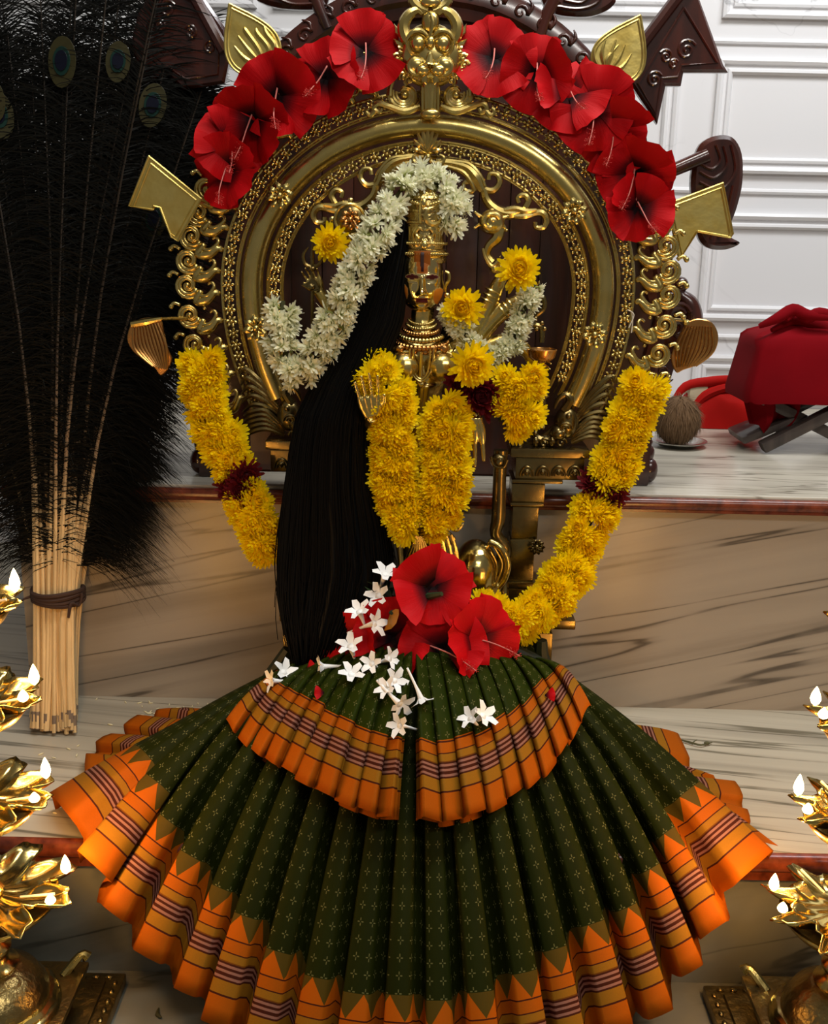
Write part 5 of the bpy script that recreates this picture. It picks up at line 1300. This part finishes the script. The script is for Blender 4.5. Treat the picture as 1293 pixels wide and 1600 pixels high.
# ------------------------------------------------------------------ brass oil lamps on the floor
def lamp(cx, cyy, label, tiers, flames, sgn):
    base = V((cx, cyy, ZF)); L = thing('oil_lamp', base, label, 'oil lamp', 'brass oil lamps')
    m = MB(); m.box((cx - .118, cyy - .118, ZF), (cx + .118, cyy + .118, ZF + .016), .003); o_ = m.build('base_plate', M['brass_engraved'], L)
    m = MB(); m.box((cx - .098, cyy - .098, ZF + .0155), (cx + .098, cyy + .098, ZF + .021), .002); 
    for i in range(-6, 7):
        for s_ in (-1, 1):
            m.ball((cx + i * .0165, cyy + s_ * .109, ZF + .0165), (.005, .0035, .0025), 7, 5); m.ball((cx + s_ * .109, cyy + i * .0165, ZF + .0165), (.0035, .005, .0025), 7, 5)
    m.build('plate_relief', M['brass_engraved'], o_)
    m = MB(); m.box((cx - .07, cyy - .07, ZF + .02), (cx + .07, cyy + .07, ZF + .05), .004); m.box((cx - .084, cyy - .084, ZF + .05), (cx + .084, cyy + .084, ZF + .058), .003); m.build('stepped_base', M['brass_engraved'], L)
    for ax_ in (-1, 1):
        for ay in (-1, 1): m = MB(); m.tube([(cx + ax_*.06, cyy + ay*.06, ZF + .055), (cx + ax_*.076, cyy + ay*.076, ZF + .072), (cx + ax_*.084, cyy + ay*.078, ZF + .068)], [.006, .005, .007], 8, smooth=3); m.build('corner_knob', M['brass_lamp'], L)
    zb = ZF + .056
    m = MB(); m.lathe([(.072, 0), (.074, .004), (.072, .008), (.068, .010), (.070, .014), (.066, .018)], (cx, cyy, zb), 40, lambda a, r, z: 1 + (.02 * math.cos(a * 24) if z > .006 else 0)); m.build('lotus_ring', M['brass_lamp'], L)
    m = MB(); m.lathe([(.062, .017), (.060, .028), (.050, .044), (.036, .054), (.03, .058)], (cx, cyy, zb), 36); m.build('engraved_dome', M['brass_engraved'], L)
    z0 = zb + .057; zt = tiers[-1][0] + .06
    prof = [(.03, 0), (.031, .004), (.022, .010), (.020, .016), (.024, .022), (.024, .026), (.016, .034), (.013, .05), (.012, zt - z0)]
    m = MB(); m.lathe(prof, (cx, cyy, z0), 28); m.build('column', M['brass_lamp'], L)
    for ti, (z, R) in enumerate(tiers):
        m = MB(); m.lathe([(.014, z - .044), (.020, z - .040), (.018, z - .034), (R * .42, z - .026), (R * .66, z - .014), (R * .76, z - .003), (R * .765, z), (R * .74, z), (R * .62, z - .008), (.013, z - .012)], (cx, cyy, 0), 40); bw = m.build('tier_bowl', M['brass_lamp'], L)
        m = MB(); rows_ = []; nsp = 9
        for i in range(9):
            t = i / 8; row = []
            for j in range(127):
                a = 2 * PI * j / 126; lob = abs(math.cos(nsp * a / 2 + .4)); tipf = lob ** 2.2 + .16 * math.sin(a * 27 + ti)
                rr = .013 + (R * (.62 + .36 * tipf) - .013) * t
                zz = z + .006 - .010 * math.sin(t * PI * .8) + .013 * t ** 3 * (1 - .35 * tipf) + .004 * math.sin(a * nsp + 1) * t * t
                row.append(V((cx + rr * math.cos(a), cyy + rr * math.sin(a), zz)))
            rows_.append(row)
        m.grid(rows_); pt = m.build('petal_dish', M['brass_lamp'], L); sd = pt.modifiers.new('thickness', 'SOLIDIFY'); sd.thickness = .0016
        m = MB(); m.lathe([(.013, 0), (.021, .004), (.022, .010), (.016, .018), (.019, .026), (.015, .034), (.012, .042)], (cx, cyy, z + .004), 24); m.build('column_knop', M['brass_lamp'], L)
        for j in range(nsp):     # little oil cups in the lobes
            a = (2 * PI * j - .8) / nsp
            if j % 3 == 0: MB().tube([(cx + math.cos(a)*R*.4, cyy + math.sin(a)*R*.4, z + .006), (cx + math.cos(a)*R*.78, cyy + math.sin(a)*R*.78, z + .013)], [.0012, .0018], 5).build('wick', M['thread'], L)
    for (ti, ang, h, pw) in flames:
        z, R = tiers[ti]; a = rad(ang); c = V((cx + math.cos(a)*R*.84, cyy + math.sin(a)*R*.84, z + .014))
        m = MB(); m.lathe([(.0006, 0), (.0042, h*.15), (.0058, h*.35), (.0046, h*.6), (.0022, h*.85), (.0003, h)], c, 12); m.build('flame', M['flame'], L, sharp=180)
        l = bpy.data.lights.new('flame_light', 'POINT'); l.energy = pw * 2.5; l.color = (1, .50, .14); l.shadow_soft_size = .008
        lo = bpy.data.objects.new('flame_light', l); COL.objects.link(lo); lo.location = c + V((0, 0, h + .010))
    return L
LX, LY = -.466, -.53
RX = .492
def tz(x, y): return P(x, y, LY).z
lamp(LX, LY, 'tall brass tiered oil lamp with four lit tiers at the left edge', [(tz(0, 1405), .104), (tz(-10, 1256), .088), (tz(-20, 1104), .082), (tz(-30, 952), .068)],
     [(0, 20, .024, .22), (0, -18, .012, .1), (1, 25, .026, .22), (1, -15, .012, .1), (2, 22, .024, .18), (2, -14, .014, .08), (3, 15, .026, .18)], 1)
lamp(RX, LY, 'brass tiered oil lamp with three lit tiers at the right edge', [(tz(1290, 1432), .099), (tz(1300, 1280), .083), (tz(1310, 1136), .076), (tz(1310, 985), .066)],
     [(0, 162, .022, .25), (0, 190, .013, .12), (1, 160, .026, .25), (1, 192, .013, .12), (2, 160, .022, .2), (2, 190, .013, .1)], -1)

# ------------------------------------------------------------------ things on the upper platform at the right
pc = onZ(1058, 697, ZS)
pt_ = thing('steel_plate', pc, 'small round metal plate under the coconut', 'plate')
MB().lathe([(.001, .002), (.034, .002), (.046, .009), (.052, .010), (.052, .0115), (.045, .0115), (.033, .004), (.001, .004)], pc, 36).build('dish', M['steel'], pt_)
random.seed(8)
cn = thing('coconut', pc + V((-.004, 0, .004)), 'brown fibrous husked coconut standing on the metal plate', 'coconut')
cc_ = pc + V((-.004, 0, .0475)); m = MB(); m.ball(cc_, (.041, .041, .044), 28, 20); m.build('shell', M['coir'], cn)
m = MB()
for i in range(1500):
    d = V((random.gauss(0, 1), random.gauss(0, 1), random.gauss(0, 1))).normalized(); p = cc_ + V((d.x*.041, d.y*.041, d.z*.044))
    t = d.cross(V((0, 0, 1)).cross(d) + V((jit(.8), jit(.8), jit(.8)))).normalized(); w_ = t.cross(d) * .0008; L_ = random.uniform(.010, .022)
    dn = (V((0, 0, -1)) - d * -d.z).normalized() if abs(d.z) < .98 else t
    e = p + (dn + t * .35).normalized() * L_ + d * random.uniform(.002, .009)
    m.add([p - w_, p + w_, e], [(0, 1, 2)])
tag(m.build('fibres', M['coir'], cn, smooth=False), None, None, None, 'stuff')
# folding wooden book stand and wrapped bundle
sc_ = onZ(1240, 700, ZS); sx, sy = sc_.x, .36
stand = thing('folding_book_stand', (sx, sy, ZS), 'weathered dark wooden folding book stand with crossed legs', 'book stand')
def plank(p0, p1, wy, th, ya, name, slots=True):
    p0, p1 = V((p0[0], ya, p0[1])), V((p1[0], ya, p1[1])); d = (p1 - p0); L_ = d.length; ang = math.atan2(d.z, d.x)
    mt = Matrix.Translation(p0) @ Matrix.Rotation(-ang, 4, 'Y'); m = MB(); m.box((0, 0, -th/2), (L_, wy, th/2), .004, mt); m.build(name, M['wood_old'], stand)
zz = lambda y, x=1200: P(x, y, sy).z
xx_ = lambda x, y=650: P(x, y, sy).x
a0 = (xx_(1180, 705), ZS + .010); a1 = (xx_(1400, 560), zz(585, 1400))
b0 = (xx_(1170, 600), zz(612, 1170)); b1 = (xx_(1330, 735), ZS + .010)
plank(a0, a1, .028, .020, sy - .045, 'leg_plank'); plank((a0[0] - .012, a0[1]), (a1[0], a1[1] + .006), .03, .018, sy + .055, 'leg_plank'); plank((a0[0] - .03, a0[1] + .008), (a0[0] + .06, a0[1] + .048), .10, .014, sy - .02, 'cross_board')
plank(b0, b1, .026, .020, sy - .016, 'leg_plank'); plank(b0, b1, .026, .020, sy + .025, 'leg_plank')
# wrapped book bundle
random.seed(4)
bd = thing('wrapped_bundle', (sx, sy, zz(618)), 'large block wrapped in deep red cloth with a knotted top, on the book stand', 'bundle')
m = MB(); rows_ = []
xl, xr = xx_(1152, 615), xx_(1440, 615)
zb_, zt_ = zz(622, 1160), zz(520, 1180)
lv = [(0, 1.0), (.1, 1.01), (.3, .985), (.55, .95), (.8, .915), (.93, .885), (1.0, .82), (1.06, .70), (1.12, .52), (1.18, .34), (1.24, .2), (1.30, .02)]
cx_, cy_ = (xl + xr) / 2, sy + .02; hx_, hy_ = (xr - xl) / 2, .085
for t, s_ in lv:
    row = []
    for j in range(97):
        a = 2*PI*j/96; ca, sa = math.cos(a), math.sin(a); pw = .22 if t < .95 else .22 + (t - .95) * 1.6
        px_ = math.copysign(abs(ca) ** pw, ca); py_ = math.copysign(abs(sa) ** pw, sa)
        wr = 1 + .012 * noise.noise(V((ca*4, sa*4, t*3))) + (.05 * noise.noise(V((ca*5, sa*5, t*6))) if t > .9 else 0)
        z = zb_ + (zt_ - zb_) * t + .006 * noise.noise(V((ca*3, sa*3, 7))) + (.012 * math.sin(a*5) * (t - .9) if t > .9 else 0)
        row.append(V((cx_ + hx_ * s_ * px_ * wr - (.04 * max(0, t - .9)), cy_ + hy_ * s_ * py_ * wr, z)))
    rows_.append(row)
m.grid(rows_); m.build('cloth_cover', M['red_cloth'], bd, sharp=80)
m = MB(); c = P(1240, 490, sy)
for q_ in ([(1185, 506), (1212, 494), (1238, 480), (1262, 488), (1300, 492)], [(1205, 512), (1235, 498), (1262, 500), (1300, 512)], [(1228, 496), (1244, 482), (1262, 492), (1280, 484), (1310, 490)]): m.tube([P(x, y + 4, sy - .03 + jit(.02)) for x, y in q_], [.004, .009, .011, .009, .006][:len(q_)], 10, smooth=4, flat=.8)
m.build('knot_folds', M['red_cloth'], bd)
m = MB(); rows_ = []
for i in range(13):
    t = i / 12; rows_.append([V((xl + .006 + (.10 - .05 * t * t) * s_ / 8 + .02 * t, sy - .01 + .01 * math.sin(s_ * 1.3), zb_ + .004 - t * (.062 if s_ > 2 else .05))) + V((0, .012 * math.sin(s_ * 1.1 + t * 2) * t, 0)) for s_ in range(9)])
m.grid(rows_); m.build('hanging_cloth', M['red_cloth'], bd)
# soft red bag with a book behind the coconut
rb = onZ(1125, 672, ZS) + V((0, .05, 0)); bag = thing('red_cloth_bag', (rb.x, rb.y, ZS), 'bright red cloth bag with a book inside, behind the coconut', 'bag')
m = MB(); rows_ = []
for i in range(17):
    t = i / 16; row = []
    for j in range(61):
        a = 2*PI*j/60; ca, sa = math.cos(a), math.sin(a); h = .012 + .085 * (1 - (1 - t) ** 1) ; s_ = (1 - t ** 3 * .75) * (1 + .05 * math.sin(a * 5 + t * 4))
        row.append(V((rb.x + .012 + .085 * s_ * ca, rb.y + .045 * s_ * sa, ZS + .001 + .078 * math.sin(t * PI / 2) * (1 + .12 * noise.noise(V((ca*3, sa*3, t*4))) - .18 * ca))))
    rows_.append(row)
m.grid(rows_); m.build('cloth_body', M['red_cloth2'], bag, sharp=80)
m = MB(); Yb = rb.y - .03
m.tube([P(x, y, Yb) for x, y in ((1050, 632), (1070, 604), (1110, 596), (1148, 594), (1160, 604))], [.005, .009, .010, .009, .006], 8, smooth=4, flat=.6); m.tube([P(x, y, Yb) for x, y in ((1080, 640), (1100, 618), (1130, 606), (1160, 604))], [.006, .010, .010, .008], 8, smooth=4)
m.tube([P(x, y, Yb - .02) for x, y in ((1085, 676), (1125, 680), (1170, 678))], [.004, .006, .005], 8, smooth=3); m.build('bag_rim', M['red_cloth2'], bag)
m = MB(); m.box(P(1074, 650, Yb - .002), P(1106, 604, Yb - .002) + V((0, .05, 0)), .002); tag(m.build('old_book', M['paper']), 'pale book sticking out of the red cloth bag', 'book')

# ------------------------------------------------------------------ scattered rice and bits
random.seed(41)
m = MB(); m.ball((0, 0, 0), (.0042, .0010, .0010), 6, 4); RG = m.mesh('rice_grain', M['rice'])
spots = [(random.uniform(215, 345), random.uniform(1094, 1124)) for _ in range(44)] + [(random.uniform(225, 275), random.uniform(1108, 1128)) for _ in range(10)]
for x, y in spots + [(172, 1132), (118, 1134), (107, 1170), (122, 1165), (84, 1184), (120, 1180), (151, 1092), (196, 1097), (64, 1178), (85, 1270), (72, 1240), (222, 1155), (215, 1164)]:
    o_ = inst('rice_grain', RG, None, Matrix.Translation(onZ(x, y, .0011)) @ Matrix.Rotation(random.random()*PI, 4, 'Z') @ Matrix.Scale(random.uniform(.8, 1.3), 4))
    tag(o_, 'tiny pale rice grain scattered on the marble near the feather bundle', 'rice grain', 'scattered rice grains')
tw = MB(); tw.tube([onZ(1060, 1155, .003), onZ(1078, 1160, .004), onZ(1095, 1164, .004), onZ(1112, 1160, .003)], [.0012, .0018, .0014, .0008], 5, smooth=3); tw.tube([onZ(1080, 1161, .003), onZ(1088, 1156, .006)], .0008, 5); tw.ball(onZ(1104, 1161, .004), (.005, .003, .0025), 7, 5)
tag(tw.build('dry_twig', M['twig']), 'small dry green twig on the marble right of the saree', 'twig')
tw = MB(); tw.tube([onZ(248, 1575, ZF + .002), onZ(246, 1585, ZF + .002), onZ(252, 1590, ZF + .003)], [.0008, .003, .001], 6, smooth=3)
tag(tw.build('dry_leaf_scrap', M['twig']), 'tiny dark leaf scrap on the floor beside the left lamp', 'leaf')
